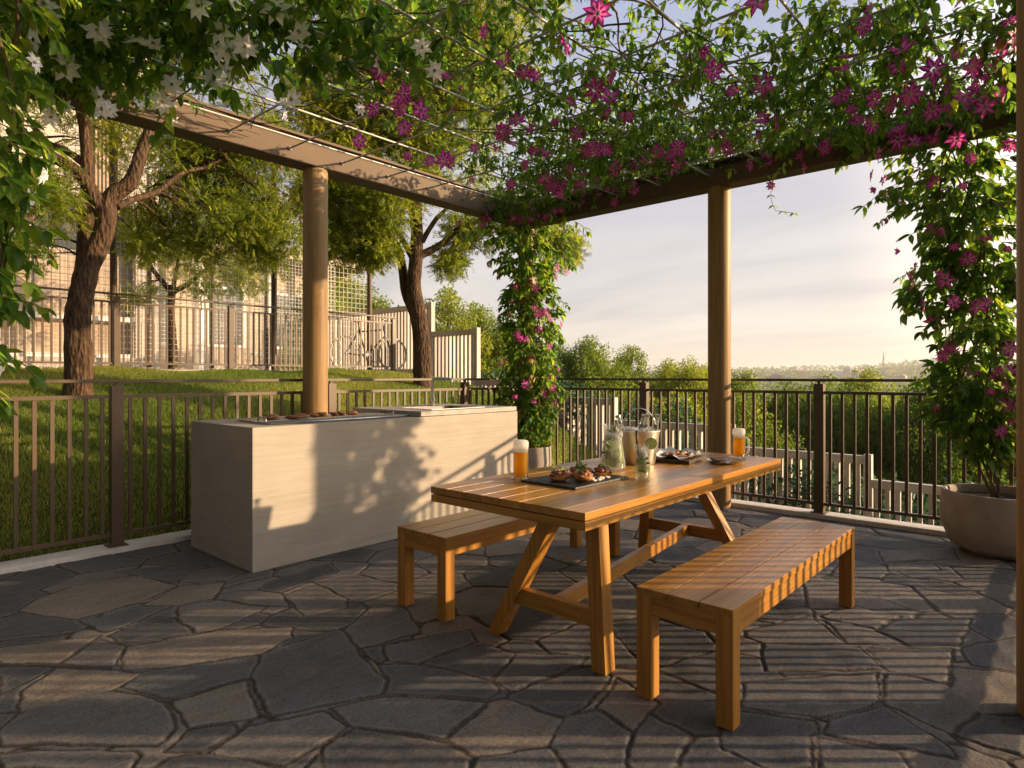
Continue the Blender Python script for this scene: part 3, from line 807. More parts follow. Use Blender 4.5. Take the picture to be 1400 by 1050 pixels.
MB().tube([(-.020, -.012, .11), (-.030, -.018, .205), (-.034, -.02, .262)], .006, 8).build('straw', M['rubber'], gl, True)

# ice bucket
bk = thing('ice_bucket', 'metal ice bucket full of ice with bottles standing in it', 'bucket', (3.50, 2.05, TZ), RIGHT)
MB().lathe([(.02, .001), (.100, .001), (.103, .006), (.132, .204), (.136, .206), (.136, .212), (.129, .212), (.100, .01), (.02, .008)], 40).build('pail', M['brushed'], bk, 'auto')
hd = [(.126 * math.cos(a) * .62 + .0, .03 * math.cos(a), .2 + .15 * math.sin(a)) for a in [PI * i / 14 for i in range(15)]]
MB().tube([(.125 * math.cos(PI * i / 16) * .9, -.02 + .02 * math.cos(PI * i / 16), .198 + .15 * math.sin(PI * i / 16)) for i in range(17)], .0035, 8).build('bail_handle', M['steel'], bk, True)
mb = MB(); icecubes(mb, .1, .165, .215, 46, 21, .016); mb.build('ice', M['ice'], bk)
BL = ['clear drink bottle leaning left in the ice bucket', 'clear drink bottle in the ice bucket, second from the left', 'drink bottle with dark contents in the middle of the ice bucket', 'drink bottle with dark contents leaning right in the ice bucket']
bm_ = None
for i, (dx, dy, ry, rx) in enumerate(((-.075, .0, -.30, .05), (.002, .045, .26, -.05), (.028, -.035, .10, .02), (.088, .0, .16, .08))):
    t = thing('drink_bottle', BL[i], 'bottle', (0, 0, 0), 0, 'bottles in the ice bucket')
    c, s = math.cos(RIGHT), math.sin(RIGHT)
    t.location = (3.50 + dx * c - dy * s, 2.05 + dx * s + dy * c, TZ + .12)
    t.rotation_euler = (rx, ry, RIGHT)
    if bm_ is None:
        a = MB().lathe([(.01, 0), (.026, 0), (.028, .006), (.028, .07), (.0175, .12), (.0155, .175), (.017, .18), (.017, .188), (.0125, .188), (.0125, .12), (.024, .07), (.024, .01)], 20).build('bottle_glass', M['bottle'], t, 'auto')
        b = MB().lathe([(.01, .011), (.0235, .011), (.0235, .07), (.0122, .118), (.0122, .128), (.004, .128)], 16).build('contents', M['cola'], t, 'auto')
        d = MB().lathe([(.0135, .178), (.0182, .179), (.0182, .19), (.012, .1925), (.003, .193)], 20).build('cap', M['steel'], t, 'auto')
        bm_ = (a.data, b.data, d.data)
    else:
        link('bottle_glass', bm_[0], None, t); link('contents', bm_[1], None, t); link('cap', bm_[2], None, t)

# slate plate with toasts
sl = MB().box(-.235, .235, -.175, .175, 0, .012, .0025).build('slate_plate', M['slate'])
sl.location = (2.715, 1.965, TZ); sl.rotation_euler = (0, 0, -.02); tag(sl, 'black slate serving board under the toasts', 'serving board')
TL = ['large browned toast at the left end of the slate board', 'smaller toast with bright orange crust, second from the left on the slate board', 'toast heaped with green herbs, third from the left on the slate board', 'small orange toast at the right end of the slate board']
for i, (x, y, r) in enumerate(((2.60, 1.975, .060), (2.64, 1.865, .048), (2.785, 1.985, .060), (2.84, 1.875, .048))):
    t = thing('topped_toast', TL[i], 'toast', (x, y, TZ + .0122), i * .7, 'toasts on the slate board')
    MB().blob((0, 0, .023), r, 60 + i, .16, 3, (1, .95, .42)).build('bread', M['bread'], t, True)
    mb = MB()
    for k in range(12):
        a = k * 2.4; d = r * .72 * math.sqrt(k / 12)
        mb.blob((d * math.cos(a) * 1.15, d * math.sin(a) * 1.15, .041 + .004 * (k % 3) - d * .22), .017, 90 + k + i, .35, 2, (1.1, 1, .6))
    mb.build('topping', M['meat' if i % 2 == 0 else 'sausage'], t, True)
    mb = MB()
    for k in range(3 + 4 * (i == 2)): mint(mb, (.016 * math.cos(k * 2), .016 * math.sin(k * 2), .056), 6, k + 10 * i, .018)
    mb.build('herb', M['herb'], t)
mb = MB()
for i in range(22):
    mb.blob((R.uniform(-.07, .12), R.uniform(-.03, .035), .004), R.uniform(.005, .012), i, .35, 2, (1.3, 1, .6))
o = mb.build('cheese_crumbs', M['cheese'], None, True); o.location = (2.745, 1.855, TZ + .0122); tag(o, 'white crumbled cheese scattered on the slate board', 'cheese')

# far board with pizza, sleeve and napkin
bd = MB().box(-.165, .165, -.13, .13, 0, .024, .003).build('wooden_board', M['darkboard'])
bd.location = (3.80, 1.93, TZ); bd.rotation_euler = (0, 0, .12); tag(bd, 'dark walnut board carrying the paper and flatbread at the far end of the table', 'serving board')
def paper_sheet(w, d, seed, amp=.008, n=14):
    r = random.Random(seed); ph = [r.uniform(0, 6) for _ in range(6)]
    vs = []; fs = []
    for j in range(n + 1):
        for i in range(n + 1):
            u, v = i / n - .5, j / n - .5
            e = max(abs(u), abs(v)) * 2
            vs.append((u * w, v * d, .002 + amp * (1 + math.sin(9 * u + ph[0]) * math.cos(8 * v + ph[1])) * .3 + amp * e ** 4 * (1.3 + math.sin(14 * u + ph[2]) + math.cos(13 * v + ph[3]))))
    for j in range(n):
        for i in range(n):
            a = j * (n + 1) + i; fs.append((a, a + 1, a + n + 2, a + n + 1))
    mb = MB().add(vs, fs); mb.add([(x, y, z - .0008) for x, y, z in vs], [tuple(reversed(f)) for f in fs])
    return mb
o = paper_sheet(.33, .25, 2, .012).build('baking_paper', M['paper'], None, True); o.location = (3.805, 1.935, TZ + .0245); o.rotation_euler = (0, 0, .16); tag(o, 'crumpled white baking paper on the walnut board', 'paper')
mb = MB(); mb.blob((0, 0, .007), .12, 5, .08, 3, (1.05, .8, .06))
pz = thing('flatbread', 'baked flatbread with red and pale toppings on the white paper', 'flatbread', (3.805, 1.935, TZ + .033), .1)
mb.build('crust', M['bread'], pz, True)
mb = MB(); mc = MB(); rr = random.Random(8)
for i in range(46):
    a = rr.uniform(0, 6.28); d = math.sqrt(rr.random()) * .1; q = (d * math.cos(a) * 1.05, d * math.sin(a) * .8, .015)
    (mb if i % 3 else mc).blob(q, rr.uniform(.007, .013), i, .3, 2, (1, 1, .55))
mb.build('topping', M['sausage'], pz, True); mc.build('cheese', M['cheese'], pz, True)
o = paper_sheet(.2, .14, 6, .007).build('napkin', M['paper'], None, True); o.location = (3.87, 1.665, TZ + .001); o.rotation_euler = (0, 0, .9); tag(o, 'folded white napkin under the cutlery sleeve', 'napkin')
o = MB().box(-.075, .075, -.024, .024, 0, .016, .006).build('cutlery_sleeve', M['darkcloth']); o.location = (3.83, 1.68, TZ + .014); o.rotation_euler = (0.0, 0, .75); tag(o, 'brown leather cutlery sleeve lying on the napkin', 'cutlery sleeve')
mb = MB().box(-.085, .0, -.011, .011, .002, .007, .002); mb.add([(.0, -.013, .003), (.09, -.016, .003), (.11, .0, .003), (.09, .012, .003), (.0, .012, .003), (.0, -.013, .005), (.09, -.016, .005), (.11, .0, .005), (.09, .012, .005), (.0, .012, .005)], [(4, 3, 2, 1, 0), (5, 6, 7, 8, 9), (0, 1, 6, 5), (1, 2, 7, 6), (2, 3, 8, 7), (3, 4, 9, 8), (4, 0, 5, 9)])
o = mb.build('pocket_knife', M['slate']); o.location = (4.01, 1.70, TZ); o.rotation_euler = (0, 0, .35); tag(o, 'dark broad-bladed knife beside the napkin', 'knife')

# ------------------------------------------------------------------ pots
def pot(label, x, y, rtop, h, rbelly, rbase):
    t = thing('planter_pot', label, 'plant pot', (x, y, 0), 0, 'clay planters with climbing vines')
    pr = [(rbase * .5, .0), (rbase, 0), (rbase + (rbelly - rbase) * .55, h * .12), (rbelly * .97, h * .42), (rbelly, h * .62), (rtop * 1.0, h * .9), (rtop * 1.0, h * .97), (rtop * .985, h), (rtop * .93, h), (rtop * .91, h * .97), (rtop * .90, h * .86), (rtop * .3, h * .855)]
    # smooth the profile
    MB().lathe(pr, 48).build('bowl', M['pot'], t, 'auto')
    o = MB().lathe([(rtop * .02, h * .875), (rtop * .5, h * .885), (rtop * .899, h * .86), (rtop * .895, h * .8)], 40).build('soil', M['soil'], t, True)
    return t
pot('wide round clay planter at the right edge under the flowering vine', 5.66, .40, .345, .43, .36, .22)
pot('smaller clay planter behind the far end of the counter', 5.50, 4.62, .245, .46, .25, .2)

# ------------------------------------------------------------------ climbing vines
class Leafy:
    def __init__(s): s.P = []; s.D = []; s.N = []; s.L = []; s.W = []; s.T = []
    def add(s, p, d, n, L, W, tone): s.P.append(p); s.D.append(d); s.N.append(n); s.L.append(L); s.W.append(W); s.T.append(tone)
    def mesh(s, name, tmpl=LEAF8, origin=(0, 0, 0)):
        if not s.P: return None
        V, F, T = leaves(np.array(s.P) - np.array(origin), np.array(s.D), np.array(s.N), np.array(s.L), np.array(s.W), tmpl, np.array(s.T))
        return mesh_np(name, V, F, T, True)

def sprig(lf, stems, p, d, n, seed, size=.085, yellow=0.0, droop=.25):
    """a shoot carrying pairs of leaves"""
    r = random.Random(seed)
    p = Vector(p); d = Vector(d).normalized(); pts = [p.copy()]
    side = d.orthogonal().normalized()
    side.rotate(Matrix.Rotation(r.uniform(0, 6.28), 3, d))
    step = size * .62
    for i in range(n):
        d = (d + Vector((r.uniform(-.35, .35), r.uniform(-.35, .35), r.uniform(-.3, .2) - droop * .35))).normalized()
        p = p + d * step; pts.append(p.copy())
        side.rotate(Matrix.Rotation(1.4 + r.uniform(-.4, .4), 3, d))
        for s_ in (1, -1):
            if r.random() < .12: continue
            ld = (side * s_ + d * .55 + Vector((0, 0, -.35 - droop + r.uniform(-.3, .3)))).normalized()
            nn = Vector((r.uniform(-.6, .6), r.uniform(-.6, .6), 1))
            L = size * r.uniform(.7, 1.25)
            y = min(1, max(0, r.gauss(.42, .25) + yellow))
            lf.add(p[:], ld[:], nn[:], L, L * r.uniform(.22, .30), (y, 0, 0))
    ld = d; nn = Vector((r.uniform(-.6, .6), r.uniform(-.6, .6), 1)); lf.add(p[:], ld[:], nn[:], size, size * .26, (min(1, max(0, r.gauss(.5, .2) + yellow)), 0, 0))
    stems.tube(pts, .0022, 4, False)
    return pts

def flower_mesh(name, petals, L, W, mat, core, seed, up=(.05, .4)):
    r = random.Random(seed); P = []; D = []; NN = []; LL = []; WW = []; T = []
    for k in range(petals):
        a = 2 * PI * k / petals + r.uniform(-.1, .1); e = r.uniform(*up)
        P.append((.008 * math.cos(a), .008 * math.sin(a), 0)); D.append((math.cos(a), math.sin(a), e)); NN.append((-.2 * math.cos(a), -.2 * math.sin(a), 1))
        LL.append(L * r.uniform(.85, 1.1)); WW.append(W * r.uniform(.85, 1.1)); T.append((r.uniform(.15, .6), 0, 0))
    V, F, TT = leaves(np.array(P), np.array(D), np.array(NN), np.array(LL), np.array(WW), LEAF8, np.array(T))
    # pale bar along every petal's middle
    TT = TT.copy()
    for k in range(petals): TT[k * 8 + 1, 0] = .95; TT[k * 8 + 0, 0] = 1; TT[k * 8 + 2, 0] = .7
    mb = MB()
    for k in range(16):
        a = k * 2.4; d = .35 + .03 * k
        q = Vector((math.cos(a) * d, math.sin(a) * d, 1)).normalized()
        mb.tube([q * .003, q * L * .26], [.0012, .0016], 3, False)
    nv = len(V); V2 = np.array([tuple(v) for v in mb.v]); F2 = []
    for f in mb.f: F2 += [(f[0], f[1], f[2]), (f[0], f[2], f[3])]
    F2 = np.array(F2)
    me = mesh_np(name, np.concatenate([V, V2]), np.concatenate([F, F2 + nv]), np.concatenate([TT, np.ones((len(V2), 3))]))
    me.materials.append(mat); me.materials.append(core)
    me.polygons.foreach_set('material_index', [0] * len(F) + [1] * len(F2))
    return me
FM = [flower_mesh('magenta_flower', p, .068, .020, M['magenta'], M['pinkcore'], i) for i, p in enumerate((8, 7, 8, 6))]
FM += [flower_mesh('magenta_flower', 6, .055, .017, M['magenta'], M['pinkcore'], 31, (1.2, 2.2)), flower_mesh('magenta_flower', 7, .062, .019, M['magenta'], M['pinkcore'], 32, (-.5, .7))]
FW = [flower_mesh('white_flower', p, .085, .023, M['whitepetal'], M['yellowcore'], i + 9) for i, p in enumerate((8, 7, 8))]

def put_flower(parent, origin, meshes, p, facing, r, s=1.0):
    o = link('flower', r.choice(meshes), None, parent)
    q = Vector(facing).normalized().to_track_quat('Z', 'Y')
    o.rotation_mode = 'QUATERNION'; o.rotation_quaternion = q @ Matrix.Rotation(r.uniform(0, 6), 3, 'Z').to_quaternion()
    o.location = Vector(p) - Vector(origin); k = s * r.choice([.6, .75, .85, .95, 1, 1.05, 1.1, 1.2]); o.scale = (k, k, k)
    return o

CAMP = Vector((0, 0, 1.25))
def to_viewish(p, r, side=.7):
    """flowers turn to the open side and the light: downwards under the roof, outwards elsewhere"""
    return Vector((r.uniform(-1, 1) - .45, r.uniform(-1, 1) - .5, r.uniform(-1.1, .1)))

def roof_density(x, y):
    d = 0.0
    # along the valley side beam and its far corner
    d += (.55 + 1.2 * (1 / (1 + math.exp((y - 1.7) * 4)))) * math.exp(-((5.6 - x) / .5) ** 2)
    d += .80 * math.exp(-((4.7 - x) / .8) ** 2) * (1 if y < 3.8 else math.exp(-((y - 3.8) / .45) ** 2))
    d += 1.5 * math.exp(-((x - 5.55) / .75) ** 2 - ((y - 4.6) / .65) ** 2)
    # middle
    d += .55 * math.exp(-((x - 3.6) / .9) ** 2 - ((y - 2.4) / 1.2) ** 2)
    d += .42 * math.exp(-((x - 2.4) / .8) ** 2 - ((y - 2.1) / .9) ** 2)
    # near sunny side corner
    d += .34 * math.exp(-((x - 4.3) / .9) ** 2 - ((y - .6) / .7) ** 2)
    # bare strip beside the lawn side beam
    if y > 4.15 and 2.2 < x < 5.0: d *= .10
    if y > 3.4 and 2.2 < x < 4.6: d *= .6
    return d * (.55 + .9 * max(0, math.sin(x * 5.3 + 1.7 * math.sin(y * 3.1)) * math.sin(y * 4.7 + x)) + .25)
def white_density(x, y):
    if x < .45: return 0
    d = 1.5 * math.exp(-((x - .75) / .55) ** 2 - ((y - 4.6) / .65) ** 2)
    d += 1.0 * math.exp(-((x - 1.3) / .45) ** 2 - ((y - 3.75) / .5) ** 2)
    d += .75 * math.exp(-((x - 1.95) / .4) ** 2 - ((y - 3.05) / .5) ** 2)
    d += .5 * math.exp(-((x - 1.2) / .4) ** 2 - ((y - 3.0) / .5) ** 2)
    if y > 4.45 and x > 1.75: d *= .15
    return d

def roof_vine(label, org, dens, meshes, bounds, n_try, n_fl, seed, size, fdens=None, fs=1.0):
    r = random.Random(seed); lf = Leafy(); st = MB()
    t = thing('climbing_clematis', label, 'clematis', org)
    x0, x1, y0, y1 = bounds; cnt = 0
    for i in range(n_try):
        x = r.uniform(x0, x1); y = r.uniform(y0, y1)
        if r.random() > dens(x, y): continue
        thick = min(1.0, dens(x, y))
        z = 3.205 + r.gauss(0.02, .06 + .04 * thick) + (.06 if x > 4.7 and 1.9 < y < 4.2 else 0)
        if x > 5.35: z = 3.30 + abs(r.gauss(.0, .10)) - (.16 if y < 1.5 or y > 4.4 else .04)
        d = Vector((r.uniform(-1, 1), r.uniform(-1, 1), r.uniform(-.55, .45)))
        if x > 4.7 and 1.9 < y < 4.2: d.z = abs(d.z) * .6 - .1
        elif r.random() < (.10 if x < 5.3 or y < 1.6 else .03) and not (y > 4.3 and x < 5.2): d.z = -1.1
        sprig(lf, st, (x, y, z), d, r.randint(2, 5), seed * 100000 + i, size * r.uniform(.75, 1.2), r.choice([-.1, 0, .05, .15]))
        cnt += 1
    # woody runners along the wires
    for k in range(34):
        for _ in range(30):
            x = r.uniform(x0, x1); y = r.uniform(y0, y1)
            if dens(x, y) > .3: break
        a = r.choice([0, PI / 2]) + r.uniform(-.5, .5); p = Vector((x, y, 3.155)); pts = [p.copy()]
        for j in range(14):
            a += r.uniform(-.35, .35); p = p + Vector((math.cos(a) * .12, math.sin(a) * .12, r.uniform(-.02, .02) + (3.155 - p.z) * .3))
            if not (x0 < p.x < x1 and y0 < p.y < y1): break
            pts.append(p.copy())
        if len(pts) > 3: st.tube(pts, [.006 * (1 - .5 * i / len(pts)) for i in range(len(pts))], 5, False)
    # flowers
    k = 0; fd = fdens or dens
    tries = 0
    while k < n_fl and tries < 20000:
        tries += 1
        x = r.uniform(x0, x1); y = r.uniform(y0, y1)
        if r.random() > fd(x, y) * .8: continue
        z = 2.985 + r.gauss(0, .035) + (.13 if x > 4.75 and 1.9 < y < 4.2 else 0)
        if x > 5.4: z = 3.22 + r.gauss(0, .09); x = min(x, 5.66)
        put_flower(t, org, meshes, (x, y, z), to_viewish((x, y, z), r), r, fs); k += 1
    link('foliage', lf.mesh('foliage', LEAFF if seed == 4 else LEAF8, org), M['vine'], t)
    st.v = [(x - org[0], y - org[1], z - org[2]) for x, y, z in st.v]
    st.build('stems', M['stem'], t, True)
    return t, len(lf.P)

def fdens_m(x, y):
    if x < 2.15 or x + y < 3.9: return 0
    return min(.9, .25 + roof_density(x, y) * .5) * (y < 4.1 or x > 4.7)
roof_vine('magenta flowered clematis over the far corner and the middle wires of the pergola', (5.7, 4.6, 3.15), lambda x, y: roof_density(x, y) * (y >= 2.25), FM, (1.5, 6.0, 2.25, 5.05), 4600, 99, 3, .060, lambda x, y: fdens_m(x, y) * (y >= 2.25), .95)
roof_vine('magenta flowered clematis over the wires and beam at the upper right', (5.6, .6, 3.15), lambda x, y: roof_density(x, y) * (y < 2.25), FM, (1.7, 6.0, .15, 2.3), 2700, 99, 8, .063, lambda x, y: fdens_m(x, y) * (y < 2.25), .95)
roof_vine('white flowered clematis over the lawn side wires at the upper left', (1.0, 4.4, 3.15), white_density, FW, (.4, 3.0, 2.2, 5.15), 2500, 64, 4, .080, None, .84)

def column_vine(label, path, radii, n, n_fl, meshes, seed, size, sunlit_side=(1, -1, 0), strays=10, bare=0.0, fs=1.0):
    """a vine climbing along path (list of points) with a mass radius per point"""
    r = random.Random(seed); lf = Leafy(); st = MB(); org = path[0]
    t = thing('climbing_clematis', label, 'clematis', org)
    P = [Vector(p) for p in path]
    cum = [0]
    for a, b in zip(P, P[1:]): cum.append(cum[-1] + (b - a).length)
    def at(s):
        s = min(max(s, 0), 1) * cum[-1]
        for i in range(len(P) - 1):
            if s <= cum[i + 1] or i == len(P) - 2:
                f = (s - cum[i]) / (cum[i + 1] - cum[i]); return P[i].lerp(P[i + 1], f), radii[i] + (radii[i + 1] - radii[i]) * f
    sunv = Vector(sunlit_side).normalized()  # sun-facing leaves get a lighter, yellower tone: sunlight put into their colour
    for i in range(n):
        s = r.uniform(bare, 1); p, rad = at(s); a = r.uniform(0, 6.28); lump = .72 + .42 * math.sin(s * 19 + a * 2 + seed) + .2 * math.sin(s * 47 + a * 3)
        q = Vector((math.cos(a), math.sin(a), 0)); rr = rad * math.sqrt(r.uniform(.12, 1)) * lump
        d = q * 1.0 + Vector((0, 0, r.uniform(-.7, .35)))
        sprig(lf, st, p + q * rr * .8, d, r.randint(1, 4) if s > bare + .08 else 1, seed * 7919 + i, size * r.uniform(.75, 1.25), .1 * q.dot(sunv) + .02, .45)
    for i in range(strays):
        s = r.uniform(.2, .95); p, rad = at(s); a = r.uniform(0, 6.28); q = Vector((math.cos(a), math.sin(a), 0))
        sprig(lf, st, p + q * rad * .7, q + Vector((0, 0, r.uniform(-.3, .3))), r.randint(5, 8), seed * 31 + i, size * .7, .05, .3)
    for k in range(5):
        pts = []
        for j in range(26):
            s = j / 25; p, rad = at(s); a = k * 1.3 + s * (7 + k); w = min(.12, .02 + s * .5)
            pts.append(p + Vector((math.cos(a) * w, math.sin(a) * w, 0)))
        st.tube(pts, [.010 - .005 * j / 25 for j in range(26)], 5, False)
    for k in range(n_fl):
        s = r.uniform(.16, 1); p, rad = at(s); a = r.uniform(0, 6.28)
        if r.random() < .8: a = math.atan2(-p.y, -p.x) + r.uniform(-1.35, 1.35)
        q = Vector((math.cos(a), math.sin(a), 0)); f = q + Vector((r.uniform(-.4, .4), r.uniform(-.4, .4), r.uniform(-.4, .4)))
        put_flower(t, org, meshes, p + q * (rad * r.uniform(1.0, 1.3)), f, r, fs)
    link('foliage', lf.mesh('foliage', LEAFF, org), M['vine'], t)
    st.v = [(x - org[0], y - org[1], z - org[2]) for x, y, z in st.v]
    st.build('stems', M['stem'], t, True)
    return t

column_vine('leafy magenta clematis wound round the far corner column', [(5.52, 4.64, .42), (5.60, 4.70, .9), (5.66, 4.76, 1.6), (5.68, 4.78, 2.3), (5.66, 4.74, 2.8), (5.6, 4.68, 3.1)], [.14, .26, .30, .31, .46, .70], 760, 50, FM, 5, .080, (1, -1, 0), 30, 0, .72)
column_vine('dark leafy magenta clematis climbing from the wide pot at the right edge', [(5.66, .42, .38), (5.70, .46, .58), (5.76, .52, 1.0), (5.80, .58, 1.6), (5.82, .62, 2.2), (5.82, .66, 2.7), (5.78, .66, 3.1)], [.02, .10, .25, .29, .33, .46, .66], 880, 60, FM, 6, .080, (1, -1, 0), 36, .10, .78)
column_vine('white flowered clematis curtain hanging close by at the left edge', [(.51, 3.19, 3.2), (.46, 3.15, 2.7), (.43, 3.08, 2.2), (.40, 3.02, 1.7), (.30, 2.95, 1.2), (.21, 2.90, .75)], [.30, .22, .20, .21, .13, .04], 520, 18, FW, 7, .064, (1, -1, 0), 6, 0, .6)

# a thin tendril dangling from the view side beam
lf = Leafy(); st = MB(); r = random.Random(3)
org = (5.55, 2.02, 3.0); t = thing('hanging_tendril', 'thin clematis tendril with one magenta flower dangling below the beam', 'vine tendril', org)
p = Vector((0, 0, .12)); pts = [p.copy()]
for i in range(13):
    p = p + Vector((.012 * math.sin(i * .9), -.010 + .008 * math.cos(i), -.045 if i < 10 else -.012)) + (Vector((.02, -.035, 0)) if i >= 10 else Vector())
    pts.append(p.copy())
    for s_ in (1, -1):
        if i % 2: continue
        lf.add(p[:], (s_ * .6 + r.uniform(-.2, .2), -s_ * .6, -.5), (r.uniform(-1, 1), r.uniform(-1, 1), 1), .05, .012, (r.uniform(.4, .9), 0, 0))
st.tube(pts, .0022, 4, False); st.build('stem', M['stem'], t, True)
link('foliage', lf.mesh('foliage'), M['vine'], t)
put_flower(t, (0, 0, 0), FM, pts[5], (-.6, -.6, .1), r, .9)

# ------------------------------------------------------------------ lawn bank, plaza, terrain
LK = [(5.25, .03), (5.36, .12), (5.6, .25), (6.2, .52), (7.0, .85), (7.8, 1.03), (8.6, 1.17), (9.4, 1.28), (9.95, 1.335)]
def lawn_z(x, y):
    return np.interp(y, [a for a, b in LK], [b for a, b in LK]) + (.02 * np.sin(x * 1.7 + y) + .012 * np.sin(x * 4.1 - y * 3)) * np.clip((y - 5.25) / .5, 0, 1)
xs = np.arange(-4, 7.86, .12); ys = np.linspace(5.26, 9.9, 48)
GX, GY = np.meshgrid(xs, ys); Z = lawn_z(GX, GY); ny, nx = GX.shape
a = (np.arange(ny - 1)[:, None] * nx + np.arange(nx - 1)[None]).ravel()
o = link('lawn', mesh_np('lawn', np.stack([GX.ravel(), GY.ravel(), Z.ravel()], 1), np.stack([a, a + 1, a + nx + 1, a + nx], 1), None, True), M['lawn'])
tag(o, 'sloping lawn bank behind the railing', 'lawn', kind='structure')
n = 210000
gx = NR.uniform(-1.5, 7.85, n); gy = 5.245 + 4.65 * NR.rand(n) ** 1.15
gz = lawn_z(gx, gy) - .004
az = NR.uniform(0, 2 * PI, n); lean = NR.uniform(.1, .75, n)
hgt = NR.uniform(.022, .058, n) * (1 + .35 * np.sin(gx * 3.1) * np.sin(gy * 2.7)); wd = NR.uniform(.0025, .0048, n)
bx = np.stack([np.cos(az), np.sin(az), np.zeros(n)], 1); tp = np.stack([gx, gy, gz], 1)
px_ = np.stack([-np.sin(az), np.cos(az), np.zeros(n)], 1)
mid = tp + px_ * (hgt * lean * .3)[:, None] + np.array([0, 0, 1.0]) * (hgt * .6)[:, None]
tip = tp + px_ * (hgt * lean)[:, None] + np.array([0, 0, 1.0]) * hgt[:, None]
V = np.stack([tp - bx * wd[:, None], tp + bx * wd[:, None], mid + bx * (wd * .8)[:, None], tip, mid - bx * (wd * .8)[:, None]], 1).reshape(-1, 3)
k5 = (np.arange(n) * 5)[:, None]
F = np.concatenate([k5 + np.array([[0, 1, 2]]), k5 + np.array([[0, 2, 4]]), k5 + np.array([[4, 2, 3]])])
tn = np.clip(.45 + .22 * np.sin(gx * 1.3 + 2 * np.sin(gy * 1.1)) + NR.normal(0, .2, n), 0, 1)
o = link('lawn_grass', mesh_np('lawn_grass', V, F, np.repeat(np.stack([tn, tn * 0, tn * 0], 1), 5, 0)), M['grass'])
tag(o, 'short green grass of the lawn bank', 'grass', kind='stuff')
tag(MB().box(-30, 8.06, 9.9, 60, -1.2, 1.345).build('plaza', M['plaza']), 'pale paved yard behind the upper railing', 'paving', kind='structure')

def terrain_z(x, y):
    X = x; Y = y
    d = np.hypot(X, Y)
    drop = np.clip(X - 8.3, 0, None)
    z = -.6 - np.minimum(drop * .42, 9.0) - np.clip((d - 60) * .02, 0, 9)
    z = np.where(X < 8.3, -.6, z)
    z += .35 * np.sin(X * .21) * np.sin(Y * .17) * np.clip(drop / 10, 0, 1)
    # far hills
    ang = np.arctan2(Y, X)
    hl = 24 + 12 * np.sin(ang * 7 + 1) + 7 * np.sin(ang * 17) + 3.5 * np.sin(ang * 41 + 2)
    t = np.clip((d - 1100) / 1500, 0, 1); t = t * t * (3 - 2 * t)
    return z + t * (hl + 18) 
rad = np.concatenate([[0.01], np.geomspace(1.0, 6500, 130)]); th = np.linspace(0, 2 * PI, 241)
RR, TH = np.meshgrid(rad, th[:-1]); X = RR * np.cos(TH); Y = RR * np.sin(TH)
Z = terrain_z(X, Y); m_, n_ = X.shape
i0 = np.arange(m_)[:, None] * n_; j0 = np.arange(n_ - 1)[None]
i1 = ((np.arange(m_) + 1) % m_)[:, None] * n_
F = np.stack([(i0 + j0).ravel(), (i0 + j0 + 1).ravel(), (i1 + j0 + 1).ravel(), (i1 + j0).ravel()], 1)
o = link('terrain', mesh_np('terrain', np.stack([X.ravel(), Y.ravel(), Z.ravel()], 1), F, None, True), M['terrain'])
tag(o, 'green valley floor and far hills', 'terrain', kind='structure')

# ------------------------------------------------------------------ slatted fence stepping down behind the railing
sf = thing('slatted_fence', 'pale grey slatted board fence stepping down the slope beyond the railing', 'fence', (8.6, 0, 0))
PAN = [(-1.5, .09, .10), (.09, 1.68, .105), (1.68, 3.24, .36), (3.24, 4.99, .615), (4.99, 6.35, .92), (6.35, 7.80, 1.19), (7.80, 9.0, 2.08), (9.0, 13.4, 2.62)]
PAN = [(a * 1.089, b * 1.089, 1.25 + (c - 1.25) * 1.089) for a, b, c in PAN]
for y0, y1, top in PAN:
    bot = top - 1.45 if top < 2 else 1.35 if y0 > 9.5 else .6
    mb = MB()
    n = int((y1 - y0 - .1) / .108)
    for i in range(n):
        y = y0 + .1 + (y1 - y0 - .1) * (i + .5) / n
        mb.box(-.028, .028, y - .024, y + .024, bot + .02, top - .1 if top < 2.5 else top - .03)
    mb.build('slat_panel', M['slatwood'], sf)
    mb = MB().box(-.045, .045, y0 + .09, y1 + .0, top - .1, top, .003)
    mb.build('top_board', M['slatwood'], sf)
    MB().box(.0285, .05, y0 + .09, y1, bot - .05, bot + .06).build('bottom_board', M['slatwood'], sf)
    MB().box(-.05, .05, y0 - .0, y0 + .088, bot - .6 if top < 2 else bot - .3, top + .02, .003).build('post', M['slatwood'], sf)

